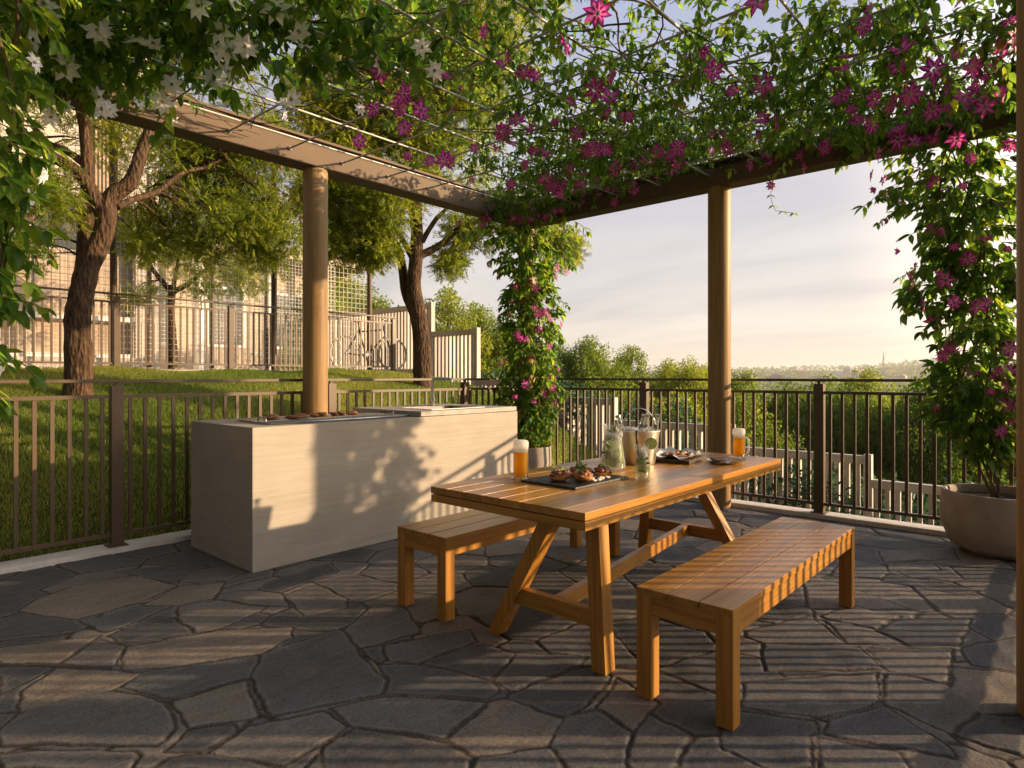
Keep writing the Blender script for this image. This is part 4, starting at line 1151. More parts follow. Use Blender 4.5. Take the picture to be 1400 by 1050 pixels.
# ------------------------------------------------------------------ bicycle behind the upper railing
def bike():
    t = thing('bicycle', 'dark city bicycle leaning behind the upper railing', 'bicycle', (6.86, 10.30, 1.347), -.09)
    r = .335; c1 = Vector((0, 0, r)); c2 = Vector((1.03, 0, r))
    for c in (c1, c2):
        w = bpy.data.objects.new('wheel', None)
        ty = MB().tube([(c.x + r * .96 * math.cos(a), 0, c.z + r * .96 * math.sin(a)) for a in [2 * PI * i / 36 for i in range(37)]], .016, 8).build('wheel', M['tyre_pale'], t, True)
        MB().tube([(c.x + r * .90 * math.cos(a), 0, c.z + r * .90 * math.sin(a)) for a in [2 * PI * i / 36 for i in range(37)]], .009, 6).build('rim', M['steel'], ty, True)
        mb = MB().tube([(c.x, -.04, c.z), (c.x, .04, c.z)], .022, 10)
        for k in range(18):
            a = 2 * PI * k / 18; mb.tube([(c.x, (-1) ** k * .025, c.z), (c.x + r * .9 * math.cos(a), 0, c.z + r * .9 * math.sin(a))], .0018, 3, False)
        mb.build('spokes', M['steel'], ty)
        bpy.data.objects.remove(w)
    bb = Vector((.43, 0, .29)); st_ = Vector((.28, 0, .80)); hd = Vector((.83, 0, .82)); hl = Vector((.86, 0, .70))
    mb = MB()
    for a, b, q in ((bb, st_, .016), (st_ - Vector((0, 0, .05)), hd, .015), (bb, hl, .017), (c1 + Vector((0, .03, 0)), bb, .009), (c1 + Vector((0, -.03, 0)), bb, .009), (c1 + Vector((0, .03, 0)), st_, .008), (c1 + Vector((0, -.03, 0)), st_, .008), (hd + Vector((-.01, 0, .05)), hl, .018), (hl, c2 + Vector((0, .035, 0)), .011), (hl, c2 + Vector((0, -.035, 0)), .011)):
        mb.tube([a, b], q, 8)
    mb.build('frame', M['bikeframe'], t, True)
    mb = MB().tube([st_, (.26, 0, .93)], .013, 8).blob((.23, 0, .955), .035, 3, .05, 2, (3.6, 1.9, .8))
    mb.build('saddle', M['saddle'], t, True)
    mb = MB().tube([hd + Vector((-.01, 0, .05)), (.80, 0, .97)], .012, 8).tube([(.62, -.27, .99), (.72, -.25, 1.0), (.83, -.1, .97), (.83, .1, .97), (.72, .25, 1.0), (.62, .27, .99)], .011, 8)
    mb.build('handlebar', M['steel'], t, True)
    mb = MB().lathe([(.02, -.004), (.095, -.004), (.095, .004), (.02, .004)], 24)
    mb.v = [(x + bb.x, z - .05, y + bb.z) for x, y, z in mb.v]
    mb.tube([(bb.x, -.06, bb.z), (bb.x + .12, -.06, bb.z - .11)], .009, 6).box(bb.x + .07, bb.x + .17, -.15, -.07, bb.z - .125, bb.z - .105)
    mb.tube([(bb.x, .06, bb.z), (bb.x - .12, .06, bb.z + .11)], .009, 6).box(bb.x - .17, bb.x - .07, .07, .15, bb.z + .105, bb.z + .125)
    mb.build('crankset', M['steel'], t, True)
bike()

# ------------------------------------------------------------------ ball-stop net
def net(label, y, x0, x1, posts, z0, z1, pitch=.095, hdeep=5.0):
    t = thing('ball_stop_net', label, 'net fence', (x0, y, z0))
    pm = None
    for x in posts:
        if pm is None:
            o = MB().lathe([(.05, 0), (.05, z1 - z0 + .1), (.02, z1 - z0 + .11)], 12).build('pole', M['darkrail'], t, 'auto'); pm = o.data
        else: o = link('pole', pm, None, t)
        o.location = (x - x0, 0, 0)
    mb = MB(); n = int((x1 - x0) / pitch); w = .003
    for i in range(n + 1):
        x = i * pitch; mb.box(x - w, x + w, -w, w, .02, z1 - z0)
    for j in range(int((z1 - z0) / pitch) + 1):
        z = .03 + j * pitch; mb.box(0, x1 - x0, w + .0005, 3 * w, z - w, z + w)
    mb.build('netting', M['net'], t)
net('tall white ball net on brown poles just behind the upper railing', 10.75, .55, 7.75, (.6, 3.12, 5.66, 7.72), 1.345, 5.4)
net('second ball net at the far side of the court', 14.6, 4.6, 9.4, (4.9, 6.2, 7.5, 8.8), 1.345, 5.4, .085)

# ------------------------------------------------------------------ buildings
bd = thing('white_building', 'pale rendered building with horizontal window bands and a louvred strip', 'building', (-8, 16.5, 1.345))
Lx = 13.75
mb = MB()
mb.box(0, Lx, 0, 9, 3.9, 15).box(0, Lx, 0, 9, 0, .32).box(0, Lx, .35, 9, .32, 3.9)
mb.box(0, .4, 0, .35, .32, 3.9).box(Lx - .5, Lx, 0, .35, .32, 3.9)
mb.build('wall', M['render'], bd)
for i in range(7):
    x0 = .45 + i * 1.82
    w_ = MB().box(x0, x0 + 1.74, .30, .34, .36, 2.7).build('window', M['blind'], bd)
    MB().box(x0, x0 + 1.74, .34, .349, 2.75, 3.85).build('pane', M['winglass'], w_)
MB().box(.4, Lx - .5, .10, .30, .325, .41).box(.4, Lx - .5, .06, .30, 1.16, 1.27).build('sill_band', M['whitepaint'], bd)
mb = MB()
for i in range(7): mb.box(12.40 + i * .075, 12.44 + i * .075, -.10, -.012, 3.6, 12)
for j in range(70): mb.box(12.38, 12.93, -.012, -.002, 3.6 + j * .12, 3.66 + j * .12)
mb.build('louvre_strip', M['louvre'], bd)
MB().box(10.0, 11.3, -.02, .0, 3.12 - .0, 3.7).build('brick_panel', M['brick'], bd)
b2 = thing('low_building', 'low pinkish building with white pillars beyond the ball court', 'building', (5.9, 21, 1.345))
mb = MB().box(0, 9, 1.2, 8, 0, 4.1).box(-.2, 9.2, -.1, 8.2, 4.1, 4.45)
mb.build('wall', M['plaza'], b2)
for i in range(4): MB().lathe([(.16, 0), (.15, 4.1)], 16, (.4 + i * 2.3, .25, 0)).build('pillar', M['whitepaint'], b2, 'auto')
for i in range(3):
    w_ = MB().box(.9 + i * 2.4, 2.3 + i * 2.4, 1.15, 1.2, .9, 3.0).build('window', M['whitepaint'], b2)
    MB().box(1.0 + i * 2.4, 2.2 + i * 2.4, 1.14, 1.1495, 1.0, 2.9).build('pane', M['winglass'], w_)

# ------------------------------------------------------------------ trees
def leaf_cloud(centers, radii, per, L, W, spread=1.0, flat=.7, feather=False, yel=0.0, tmpl=LEAF2):
    """leaves scattered in many small clumps; feather = compound leaves of paired leaflets"""
    C = np.array(centers); Rd = np.array(radii)
    Ps = []; Ds = []; Ns = []; Ts = []
    for c, rd in zip(C, Rd):
        n = per
        u = NR.normal(0, 1, (n, 3)); u = unit(u); q = u * (NR.rand(n, 1) ** .45) * rd * np.array([1, 1, flat])
        p = c + q
        dd = unit(u * .8 + NR.normal(0, .7, (n, 3)) + np.array([0, 0, -.15]))
        ct = NR.normal(0, .09); 
        if not feather:
            Ps.append(p); Ds.append(dd); Ns.append(unit(NR.normal(0, .6, (n, 3)) + np.array([0, 0, 1.0]))); Ts.append(np.clip(NR.normal(.45 + yel + ct, .18, n), 0, 1))
        else:
            side = unit(np.cross(dd, NR.normal(0, 1, (n, 3)) + np.array([0, 0, .8])))
            for k in range(6):
                for s_ in (1, -1):
                    Ps.append(p + dd * (k + 1) * L * .62); Ds.append(unit(side * s_ + dd * .7 + np.array([0, 0, -.25]))); Ns.append(unit(np.cross(dd, side) + NR.normal(0, .35, (n, 3)))); Ts.append(np.clip(NR.normal(.45 + yel + ct, .16, n), 0, 1))
    P = np.concatenate(Ps); D = np.concatenate(Ds); Nn = np.concatenate(Ns); T = np.concatenate(Ts)
    n = len(P)
    return leaves(P, D, Nn, L * NR.uniform(.7, 1.3, n), W * NR.uniform(.75, 1.25, n), tmpl, np.stack([T, T * 0, T * 0], 1))

CA, SA = .74727, .66453
def at(px, py, D):
    """a point at distance D (metres along the view axis) in plan, from the surveyed picture"""
    s = (px - 700) / 866 * D
    return Vector((D * CA + s * SA, D * SA - s * CA, 1.25 - (py - 514) / 866 * D))

def limb(mb, pts, r0, r1, n=10, wob=.0, seed=0):
    """smooth tapered limb through pts"""
    P = [Vector(p) for p in pts]; out = []
    for i in range(len(P) - 1):
        p0 = P[max(i - 1, 0)]; p1 = P[i]; p2 = P[i + 1]; p3 = P[min(i + 2, len(P) - 1)]
        for k in range(5):
            t = k / 5
            out.append(.5 * ((2 * p1) + (p2 - p0) * t + (2 * p0 - 5 * p1 + 4 * p2 - p3) * t * t + (3 * p1 - p0 - 3 * p2 + p3) * t ** 3))
    out.append(P[-1]); r = random.Random(seed); m = len(out)
    rad = [(r0 + (r1 - r0) * (i / (m - 1)) ** .8) * (1 + wob * r.uniform(-1, 1)) for i in range(m)]
    mb.tube(out, rad, n)
    return out

def near_tree(label, limbs, blobs, per, org, L=.042, W=.0075, yel=0, seed=1, minz=1.5, fruit=None):
    t = thing('locust_tree', label, 'tree', org)
    mb = MB(); nodes = []
    for pts, r0, r1 in limbs:
        nodes += limb(mb, pts, r0, r1, 12, .05, seed)
    r = random.Random(seed); cs = []; rs = []
    for (c, ra, rz, n, cr) in blobs:
        for _ in range(n):
            while True:
                q = Vector((r.uniform(-1, 1), r.uniform(-1, 1), r.uniform(-1, 1)))
                if q.length < 1: break
            p = Vector(c) + Vector((q.x * ra, q.y * ra, q.z * rz))
            cs.append(tuple(p)); rs.append(cr * r.uniform(.7, 1.3))
    for c in cs:          # a twig from the nearest limb to every clump
        c = Vector(c); best = min(nodes, key=lambda q: (q - c).length + (.6 if q.z > c.z + .4 else 0))
        d = c - best
        if d.length < .05: continue
        mid = best + d * .5 + Vector((r.uniform(-.1, .1), r.uniform(-.1, .1), .12)) * d.length
        w = min(.03, .006 + .008 * d.length)
        mb.tube([best, best.lerp(mid, .5) + Vector((0, 0, .03)), mid, c], [w, w * .8, w * .55, .003], 5, False)
    tr = mb; tr.v = [(x - org[0], y - org[1], z - org[2]) for x, y, z in tr.v]
    tr.build('trunk', M['bark'], t, True)
    V, F, T = leaf_cloud([np.array(c) - np.array(org) for c in cs], rs, per, L, W, feather=True, yel=yel)
    link('crown', mesh_np('crown', V, F, T), M['treeleaf'], t)
    if fruit:
        fb = MB()
        for i in range(fruit):
            c = r.choice(cs); fb.blob((c[0] - org[0] + r.uniform(-.2, .2), c[1] - org[1] + r.uniform(-.2, .2), c[2] - org[2] + r.uniform(-.2, .1)), .022, i, .15, 1)
        fb.build('blossom', M['orangefl'], t, True)
    return t
M['orangefl'] = plain('orange_pod', (.34, .15, .03), .6, 0, .3, 30, 0)

D1 = 6.7
g1 = at(106, 553, D1)
tree1 = [([g1, at(108, 500, D1), at(106, 440, D1), at(112, 400, D1), at(122, 362, D1 + .03), at(141, 320, D1 + .05), at(146, 285, D1 + .05)], .145, .098),
         ([at(144, 300, D1 + .05), at(128, 266, D1), at(104, 234, D1 - .1), at(68, 212, D1 - .2), at(38, 190, D1 - .3), at(0, 150, D1 - .3), at(-60, 90, D1 - .2)], .085, .035),
         ([at(144, 295, D1 + .05), at(154, 268, D1 + .1), at(176, 252, D1 + .15), at(186, 232, D1 + .2), at(196, 200, D1 + .25), at(216, 150, D1 + .3), at(236, 60, D1 + .4), at(220, -60, D1 + .4)], .10, .04),
         ([at(112, 395, D1 + .02), at(117, 320, D1 + .22), at(120, 250, D1 + .35), at(117, 185, D1 + .4), at(110, 120, D1 + .4), at(120, 10, D1 + .3), at(140, -110, D1 + .2)], .085, .045),
         ([at(118, 225, D1 + .37), at(90, 206, D1 + .5), at(58, 188, D1 + .6), at(20, 130, D1 + .8)], .05, .02),
         ([at(160, 283, D1 + .1), at(184, 272, D1 + .3), at(215, 262, D1 + .7), at(250, 236, D1 + 1.0), at(290, 226, D1 + 1.3), at(330, 196, D1 + 1.5), at(380, 180, D1 + 1.7)], .042, .012),
         ([at(300, 205, D1 + 1.3), at(330, 240, D1 + 1.5), at(370, 270, D1 + 1.6), at(410, 290, D1 + 1.7)], .022, .01)]
blobs1 = [(at(110, -60, D1 + .2), 2.3, 1.1, 70, .40), (at(60, 90, D1), 1.3, .8, 26, .34), (at(300, 300, 8.6), 1.05, .42, 44, .30), (at(230, 330, 8.2), .5, .3, 12, .26), (at(370, 320, 8.8), .45, .4, 14, .28),
          (at(70, 262, 6.4), .42, .22, 9, .22), (at(250, 200, 8.2), .9, .6, 14, .3), (at(350, 215, 8.8), .9, .5, 34, .30), (at(290, 225, 8.4), .7, .45, 22, .28), (at(20, 330, 6.6), .4, .3, 4, .2)]
near_tree('twisted locust tree with forked trunk on the lawn bank at the left', tree1, blobs1, 70, tuple(g1), .034, .0074, 0.10, 1, fruit=70)

D2 = 10.4
g2 = at(578, 532, D2)
tree2 = [([g2, at(578, 500, D2), at(576, 460, D2), at(570, 420, D2), at(566, 390, D2), at(569, 350, D2), at(570, 310, D2), at(567, 265, D2), at(568, 210, D2 + .1), at(585, 165, D2 + .2), at(610, 125, D2 + .3), at(640, 60, D2 + .4), at(660, -30, D2 + .4)], .175, .045),
         ([at(572, 440, D2 + .1), at(556, 400, D2 + .12), at(551, 370, D2 + .15), at(544, 340, D2 + .1), at(526, 316, D2), at(510, 300, D2 - .1), at(480, 270, D2 - .3)], .11, .03),
         ([at(571, 365, D2), at(560, 345, D2 - .05), at(543, 318, D2 - .1), at(520, 300, D2 - .2)], .07, .03),
         ([at(572, 350, D2), at(590, 342, D2 + .1), at(606, 332, D2 + .2), at(625, 315, D2 + .3), at(660, 300, D2 + .5), at(720, 285, D2 + .8), at(770, 310, D2 + 1.0)], .075, .025),
         ([at(577, 330, D2), at(596, 300, D2 + .1), at(614, 282, D2 + .2), at(640, 250, D2 + .3)], .05, .02),
         ([at(568, 215, D2 + .1), at(552, 175, D2), at(540, 120, D2 - .1), at(520, 40, D2 - .2), at(500, -30, D2 - .2)], .07, .03),
         ([at(555, 195, D2), at(520, 160, D2 - .2), at(480, 130, D2 - .4)], .04, .015)]
blobs2 = [(at(560, -10, D2), 2.6, 1.5, 80, .40), (at(520, 120, D2), 1.4, 1.1, 70, .36), (at(640, 90, D2 + .4), 1.5, 1.0, 44, .34), (at(500, 255, D2 - .2), .95, .85, 70, .30), (at(470, 320, D2 - .4), .45, .4, 14, .28), (at(480, 170, D2 - .3), 1.0, .9, 44, .32), (at(600, 160, D2), 1.0, .6, 26, .32), (at(520, 350, D2 - .4), .35, .25, 9, .24),
          (at(625, 330, D2 + .4), .45, .5, 12, .28), (at(690, 300, D2 + .8), .8, .5, 18, .3), (at(765, 330, D2 + 1.0), .32, .42, 10, .24), (at(610, 225, D2 + .3), .9, .45, 14, .3), (at(425, 250, D2 - .6), .5, .5, 12, .3)]
near_tree('locust tree with dividing red-brown trunk beside the stepped slatted fence', tree2, blobs2, 72, tuple(g2), .042, .0092, .16, 2, fruit=24)
D3 = 12.6
g3 = at(236, 512, D3)
tree3 = [([g3, at(236, 470, D3), at(233, 425, D3), at(236, 390, D3)], .10, .07), ([at(235, 400, D3), at(210, 370, D3), at(195, 345, D3), at(160, 300, D3)], .06, .02), ([at(235, 400, D3), at(262, 385, D3 + .2), at(290, 360, D3 + .3), at(330, 330, D3 + .3)], .06, .02), ([at(236, 395, D3), at(243, 360, D3), at(250, 300, D3)], .05, .02)]
blobs3 = [(at(250, 345, D3), 1.5, .45, 16, .32), (at(300, 385, D3 + .3), .9, .25, 10, .26), (at(200, 400, D3), .5, .2, 5, .2)]
near_tree('small bare-stemmed tree behind the ball net in front of the white building', tree3, blobs3, 40, tuple(g3), .05, .010, .05, 3)

# trees beyond the terrace: three kinds, copied and turned
def crown_mesh(name, seed, rad, hgt, n, per, L, W, lean=0):
    r = random.Random(seed); cs = []; rs = []
    for i in range(n):
        while True:
            q = Vector((r.uniform(-1, 1), r.uniform(-1, 1), r.uniform(-1, 1)))
            if .35 < q.length < 1: break
        k = 1.0 - .45 * max(0, q.z) + .15 * math.sin(3 * math.atan2(q.y, q.x) + seed)
        cs.append((q.x * rad * k, q.y * rad * k, hgt * (.58 + .42 * q.z))); rs.append(rad * r.uniform(.16, .30))
    V, F, T = leaf_cloud(cs, rs, per, L, W, flat=.75, yel=.05)
    me = mesh_np(name, V, F, T); me.materials.append(M['farleaf'])
    mb = MB()
    limb(mb, [(0, 0, -1), (.05, .02, hgt * .25), (-.04, .06, hgt * .55), (.02, 0, hgt * .85)], rad * .075, rad * .02, 8)
    for i in range(10):
        c = Vector(r.choice(cs)); z = min(c.z * .6, hgt * .6)
        mb.tube([(0, 0, z), tuple(Vector((0, 0, z)).lerp(c, .5) + Vector((0, 0, .2))), tuple(c)], [rad * .03, rad * .02, .01], 5, False)
    tm = bpy.data.meshes.new('trunk'); tm.from_pydata(mb.v, [], mb.f); tm.materials.append(M['bark'])
    return me, tm
KIND = [crown_mesh('crown', 11, 2.6, 6.4, 130, 210, .115, .04), crown_mesh('crown', 12, 2.1, 7.2, 120, 200, .11, .038), crown_mesh('crown', 13, 3.2, 6.2, 150, 210, .12, .042)]
TR = [  # px of the top, py of the top, distance, kind, scale, label
    (612, 386, 21, 1, 1.0, 'dense tree rising above the slatted fence beside the forked locust trunk'),
    (655, 420, 24, 0, .9, 'rounded tree between the slatted fence and the vine-clad corner column'),
    (700, 440, 25, 2, .85, 'broad tree hidden behind the vine-clad corner column'),
    (770, 466, 27, 1, .8, 'slim tree just right of the vine-clad corner column'),
    (808, 463, 26, 0, .95, 'round tree on the skyline, larger of the pair right of the corner vine'),
    (860, 466, 28, 1, 1.0, 'tall tree on the skyline, right one of the pair beyond the corner vine'),
    (912, 494, 29, 0, .8, 'pointed low tree behind the railing post nearest the far corner'),
    (952, 493, 27, 2, .8, 'low tree just left of the middle wooden column'),
    (1012, 500, 24, 1, .9, 'tree showing just right of the middle wooden column'),
    (1075, 527, 22, 0, .9, 'low golden tree below the skyline behind the far mug'),
    (1140, 522, 20, 2, .9, 'broad golden tree filling the railing right of the middle post'),
    (1183, 497, 24, 1, 1.0, 'tree whose pointed tip breaks the skyline right of the middle railing post'),
    (1262, 524, 19, 0, 1.0, 'golden tree behind the railing next to the wide clay pot'),
    (1330, 520, 21, 2, 1.0, 'tree half hidden behind the vine in the wide clay pot'),
    (1400, 512, 20, 0, 1.0, 'tree at the right edge beyond the wide clay pot'),
    (930, 540, 19, 2, .8, 'lower bushy tree left of the middle column, below the handrail'),
    (1010, 545, 17, 0, .8, 'lower bushy tree just right of the middle column, below the handrail'),
    (860, 530, 20, 2, .75, 'lower bushy tree behind the bottles in the ice bucket'),
    (580, 440, 30, 0, 1.0, 'tree behind the bicycle and the high slatted fence'),
    (510, 400, 27, 1, 1.2, 'tree behind the ball court, right of the left wooden column'),
    (455, 360, 26, 0, 1.4, 'tall tree behind the ball court beside the left wooden column'),
    (390, 400, 30, 2, 1.2, 'tree behind the ball court, left of the left wooden column'),
]
for i, (px, py, D, k, s, lab) in enumerate(TR):
    top = at(px, py, D); cm_, tm_ = KIND[k]
    h = 1.02 * {0: 6.4, 1: 7.2, 2: 6.2}[k] * s
    t = thing('leafy_tree', lab, 'tree', (top.x, top.y, top.z - h), i * 1.7, 'trees beyond the terrace')
    t.scale = (s * .74, s * .74, s)
    link('crown', cm_, None, t); link('trunk', tm_, None, t)

# dark shrubs on the slope under the railing
cs = [(NR.normal(0, .45), NR.normal(0, .45), .45 + NR.normal(0, .2)) for _ in range(40)]
V, F, T = leaf_cloud(cs, [.22] * 40, 60, .075, .024, flat=.9)
bme = mesh_np('foliage', V, F, T); bme.materials.append(M['bushleaf'])
mb = MB()
for i in range(9): mb.tube([(0, 0, -.3), (cs[i][0] * .4, cs[i][1] * .4, .25), tuple(cs[i])], [.02, .014, .006], 5, False)
sme = bpy.data.meshes.new('stems'); sme.from_pydata(mb.v, [], mb.f); sme.materials.append(M['bark'])
SH = ['beside the high end of the slatted fence', 'behind the corner vine', 'beyond the second slatted step', 'behind the ice bucket', 'beyond the slats left of the middle column', 'behind the foot of the middle column', 'beyond the far beer mug', 'behind the middle railing post', 'between the middle post and the wide pot', 'just left of the wide clay pot', 'behind the wide clay pot', 'at the right edge of the slope']
for i in range(12):
    y = 8.6 - i * .84; x = 9.6 + .5 * math.sin(i * 2.3)
    t = thing('green_shrub', 'dark green shrub on the slope ' + SH[i], 'shrub', (x, y, float(np.interp(y, [-1, 2, 5, 8.6], [-1.45, -1.2, -.55, .35]))), i * 1.1, 'shrubs below the terrace')
    k = 1.05 + .25 * math.sin(i * 3.1); t.scale = (k, k, k * 1.1)
    link('foliage', bme, None, t); link('stems', sme, None, t)

# far wooded valley and the town in the haze
n = 5200
ang = NR.uniform(-.75, 1.15, n); d = 75 * (2600 / 75.0) ** (NR.rand(n) ** .8)
x = d * np.cos(ang); y = d * np.sin(ang); keep = (x > 26)
x, y, d = x[keep], y[keep], d[keep]; n = len(x)
z = terrain_z(x, y); rr = np.clip(2.0 + d * .006, 2, 12)
P = []; D_ = []; Nn = []; L = []
for k in range(26):
    u = unit(NR.normal(0, 1, (n, 3))); u[:, 2] = np.abs(u[:, 2])
    P.append(np.stack([x, y, z + rr * .5], 1) + u * (rr * NR.uniform(.5, 1, n))[:, None]); D_.append(unit(u + NR.normal(0, .7, (n, 3)))); Nn.append(unit(NR.normal(0, .6, (n, 3)) + np.array([0, 0, 1]))); L.append(rr * .55)
T = np.clip(NR.normal(.45, .2, n * 26), 0, 1)
V, F, T = leaves(np.concatenate(P), np.concatenate(D_), np.concatenate(Nn), np.concatenate(L), np.concatenate(L) * .35, LEAF2, np.stack([T, T * 0, T * 0], 1))
o = link('distant_woodland', mesh_np('distant_woodland', V, F, T), M['farleaf']); tag(o, 'wooded valley fading into haze below the skyline', 'woodland', kind='stuff')
tw = at(1208, 500, 2150); tz = float(terrain_z(np.array([tw.x]), np.array([tw.y]))[0])
t = thing('church_tower', 'thin hazy spire standing on the far skyline', 'tower', (tw.x, tw.y, tz))
MB().box(-2.6, 2.6, -2.6, 2.6, 0, 30).build('tower', M['render'], t); MB().lathe([(3.0, 0), (1.7, 12), (.3, 30)], 8, (0, 0, 30)).build('spire', M['hill'], t)
r = random.Random(4); hm = None
for i in range(16):
    p = at(1015 + i * 17 + r.uniform(-8, 8), 520, r.uniform(900, 1900)); z = float(terrain_z(np.array([p.x]), np.array([p.y]))[0])
    t = thing('distant_house', 'tiny pale house in the far hazy town', 'house', (p.x, p.y, z + 4), r.uniform(0, 3), 'pale houses in the far town')
    if hm is None:
        a = MB().box(-9, 9, -6, 6, -6, 9).build('wall', M['render'], t); mb = MB().add([(-9.5, -6.5, 9), (9.5, -6.5, 9), (9.5, 6.5, 9), (-9.5, 6.5, 9), (-9.5, 0, 13), (9.5, 0, 13)], [(0, 1, 5, 4), (2, 3, 4, 5), (0, 4, 3), (1, 2, 5), (0, 3, 2, 1)]); b = mb.build('roof', M['brick'], t); hm = (a.data, b.data)
    else: link('wall', hm[0], None, t); link('roof', hm[1], None, t)
    k = r.uniform(.7, 1.5); t.scale = (k, k, k)

# ------------------------------------------------------------------ air
hz = MB().box(-6700, 6700, -6700, 6700, -60, 130).build('haze', None) if False else None
def haze(density):
    mb = MB().box(-6800, 6800, -6800, 6800, -45, 110)
    m = bpy.data.materials.new('haze_air'); m.use_nodes = True; t = m.node_tree; t.nodes.clear()
    o = t.nodes.new('ShaderNodeOutputMaterial'); v = t.nodes.new('ShaderNodeVolumePrincipled')
    v.inputs['Color'].default_value = (.93, .93, .93, 1); v.inputs['Density'].default_value = density; v.inputs['Anisotropy'].default_value = .25
    t.links.new(v.outputs[0], o.inputs['Volume'])
    tag(mb.build('haze', m), 'thin warm evening haze over the valley', 'haze', kind='stuff')
if HAZE: haze(HAZE)

# ------------------------------------------------------------------ light, sky, camera
EL = math.radians(12.4); SUNV = Vector((.66453 * math.cos(EL), -.74727 * math.cos(EL), math.sin(EL)))
ld = bpy.data.lights.new('sun', 'SUN'); ld.energy = SUN_E; ld.angle = math.radians(.7); ld.color = (1.0, .70, .415)
lo = bpy.data.objects.new('sun', ld); COL.objects.link(lo); lo.rotation_euler = SUNV.to_track_quat('Z', 'Y').to_euler()
w = bpy.data.worlds.new('World'); SC.world = w; w.use_nodes = True
t = w.node_tree; bg = t.nodes['Background']
sky = N(t, 'ShaderNodeTexSky', sky_type='NISHITA'); sky.sun_disc = False; sky.sun_elevation = EL; sky.sun_rotation = math.atan2(SUNV.x, SUNV.y)
sky.air_density = 1.2; sky.dust_density = 2.2; sky.ozone_density = 1.0
tc = t.nodes.new('ShaderNodeTexCoord'); sx = t.nodes.new('ShaderNodeSeparateXYZ'); t.links.new(tc.outputs['Generated'], sx.inputs[0])
# clouds lie on a high flat layer: direction / (height + c)
hz_ = N(t, 'ShaderNodeMath', operation='ADD'); hz_.inputs[1].default_value = .16; t.links.new(sx.outputs[2], hz_.inputs[0])
dx = N(t, 'ShaderNodeMath', operation='DIVIDE'); dy = N(t, 'ShaderNodeMath', operation='DIVIDE')
t.links.new(sx.outputs[0], dx.inputs[0]); t.links.new(hz_.outputs[0], dx.inputs[1]); t.links.new(sx.outputs[1], dy.inputs[0]); t.links.new(hz_.outputs[0], dy.inputs[1])
cx = t.nodes.new('ShaderNodeCombineXYZ'); t.links.new(dx.outputs[0], cx.inputs[0]); t.links.new(dy.outputs[0], cx.inputs[1])
mp = t.nodes.new('ShaderNodeMapping'); mp.inputs['Rotation'].default_value = (0, 0, -math.atan2(.66453, .74727)); mp.inputs['Scale'].default_value = (1.15, .32, 1); t.links.new(cx.outputs[0], mp.inputs['Vector'])
cn = N(t, 'ShaderNodeTexNoise', Scale=1.5, Detail=7.0, Roughness=.55, Distortion=.5); t.links.new(mp.outputs[0], cn.inputs['Vector'])
cr = ramp(t, [(.34, (0, 0, 0)), (.66, (1, 1, 1))]); t.links.new(cn.outputs['Fac'], cr.inputs['Fac'])
# thin overcast veil: thick towards the horizon
el = N(t, 'ShaderNodeMapRange'); el.inputs['From Min'].default_value = 0.0; el.inputs['From Max'].default_value = .62; el.inputs['To Min'].default_value = 0; el.inputs['To Max'].default_value = 1
t.links.new(sx.outputs[2], el.inputs['Value'])
veil = ramp(t, [(0.0, VEIL[0]), (.12, VEIL[1]), (.42, VEIL[2]), (1.0, VEIL[3])]); t.links.new(el.outputs[0], veil.inputs['Fac'])
cl = N(t, 'ShaderNodeMix', data_type='RGBA', blend_type='MULTIPLY'); cl.inputs['Factor'].default_value = 1
cb = ramp(t, [(0.0, (.80, .80, .86)), (.5, (.96, .95, .96)), (1.0, (1.09, 1.06, 1.04))]); t.links.new(cr.outputs['Color'], cb.inputs['Fac'])
t.links.new(veil.outputs['Color'], cl.inputs[6]); t.links.new(cb.outputs['Color'], cl.inputs[7])
vm = N(t, 'ShaderNodeMix', data_type='RGBA', blend_type='MULTIPLY'); vm.inputs['Factor'].default_value = 1; vm.inputs[7].default_value = (VG, VG, VG, 1); t.links.new(cl.outputs[2], vm.inputs[6])
az1 = N(t, 'ShaderNodeVectorMath', operation='DOT_PRODUCT'); az1.inputs[1].default_value = (1.0, -.12, 0); t.links.new(tc.outputs['Generated'], az1.inputs[0])
azr = N(t, 'ShaderNodeMapRange', interpolation_type='SMOOTHSTEP'); azr.inputs['From Min'].default_value = -.72; azr.inputs['From Max'].default_value = .78; azr.inputs['To Min'].default_value = .10; azr.inputs['To Max'].default_value = 1.0; t.links.new(az1.outputs['Value'], azr.inputs['Value'])
az2 = N(t, 'ShaderNodeVectorMath', operation='DOT_PRODUCT'); az2.inputs[1].default_value = SUNV; t.links.new(tc.outputs['Generated'], az2.inputs[0])
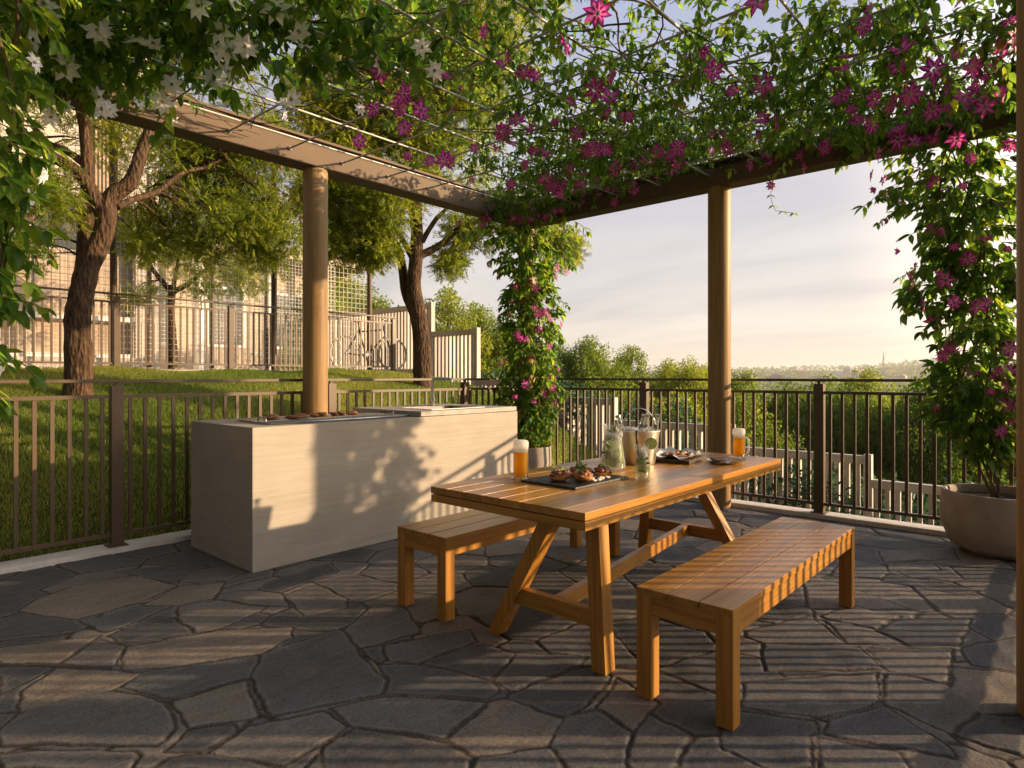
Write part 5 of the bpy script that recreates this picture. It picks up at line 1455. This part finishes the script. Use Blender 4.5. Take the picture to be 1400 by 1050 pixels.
gl_ = N(t, 'ShaderNodeMapRange', interpolation_type='SMOOTHSTEP'); gl_.inputs['From Min'].default_value = .46; gl_.inputs['From Max'].default_value = 1.0; gl_.inputs['To Min'].default_value = 0; gl_.inputs['To Max'].default_value = 5.4; t.links.new(az2.outputs['Value'], gl_.inputs['Value'])
vm1 = N(t, 'ShaderNodeVectorMath', operation='SCALE'); t.links.new(vm.outputs[2], vm1.inputs[0]); t.links.new(azr.outputs[0], vm1.inputs['Scale'])
vg = N(t, 'ShaderNodeVectorMath', operation='MULTIPLY'); vg.inputs[1].default_value = (1.0, .82, .54); t.links.new(vm.outputs[2], vg.inputs[0])
vg2 = N(t, 'ShaderNodeVectorMath', operation='SCALE'); t.links.new(vg.outputs[0], vg2.inputs[0]); t.links.new(gl_.outputs[0], vg2.inputs['Scale'])
vm2 = N(t, 'ShaderNodeVectorMath', operation='ADD'); t.links.new(vm1.outputs[0], vm2.inputs[0]); t.links.new(vg2.outputs[0], vm2.inputs[1])
mx = N(t, 'ShaderNodeMix', data_type='RGBA'); mx.inputs['Factor'].default_value = .9
t.links.new(sky.outputs[0], mx.inputs[6]); t.links.new(vm2.outputs[0], mx.inputs[7])
t.links.new(mx.outputs[2], bg.inputs['Color']); bg.inputs['Strength'].default_value = SKY_S

cam = bpy.data.cameras.new('camera'); co = bpy.data.objects.new('camera', cam); COL.objects.link(co)
cam.sensor_width = 36; cam.lens = 36 * 866 / 1400; cam.shift_y = -11 / 1400; cam.clip_start = .05; cam.clip_end = 20000
co.location = (0, 0, 1.25); co.rotation_euler = (PI / 2, 0, math.radians(41.6418 - 90))
SC.camera = co
vs = SC.view_settings; SC.display_settings.display_device = 'sRGB'; vs.view_transform = 'Standard'; vs.look = 'None'; vs.gamma = 1; vs.exposure = EXPO; vs.use_curve_mapping = False
SC.cycles.max_bounces = 12; SC.cycles.transparent_max_bounces = 12; SC.cycles.transmission_bounces = 10; SC.cycles.diffuse_bounces = 6; SC.cycles.volume_bounces = 0
SC.cycles.use_denoising = True; SC.cycles.caustics_reflective = False; SC.cycles.caustics_refractive = False; SC.cycles.sample_clamp_indirect = 6
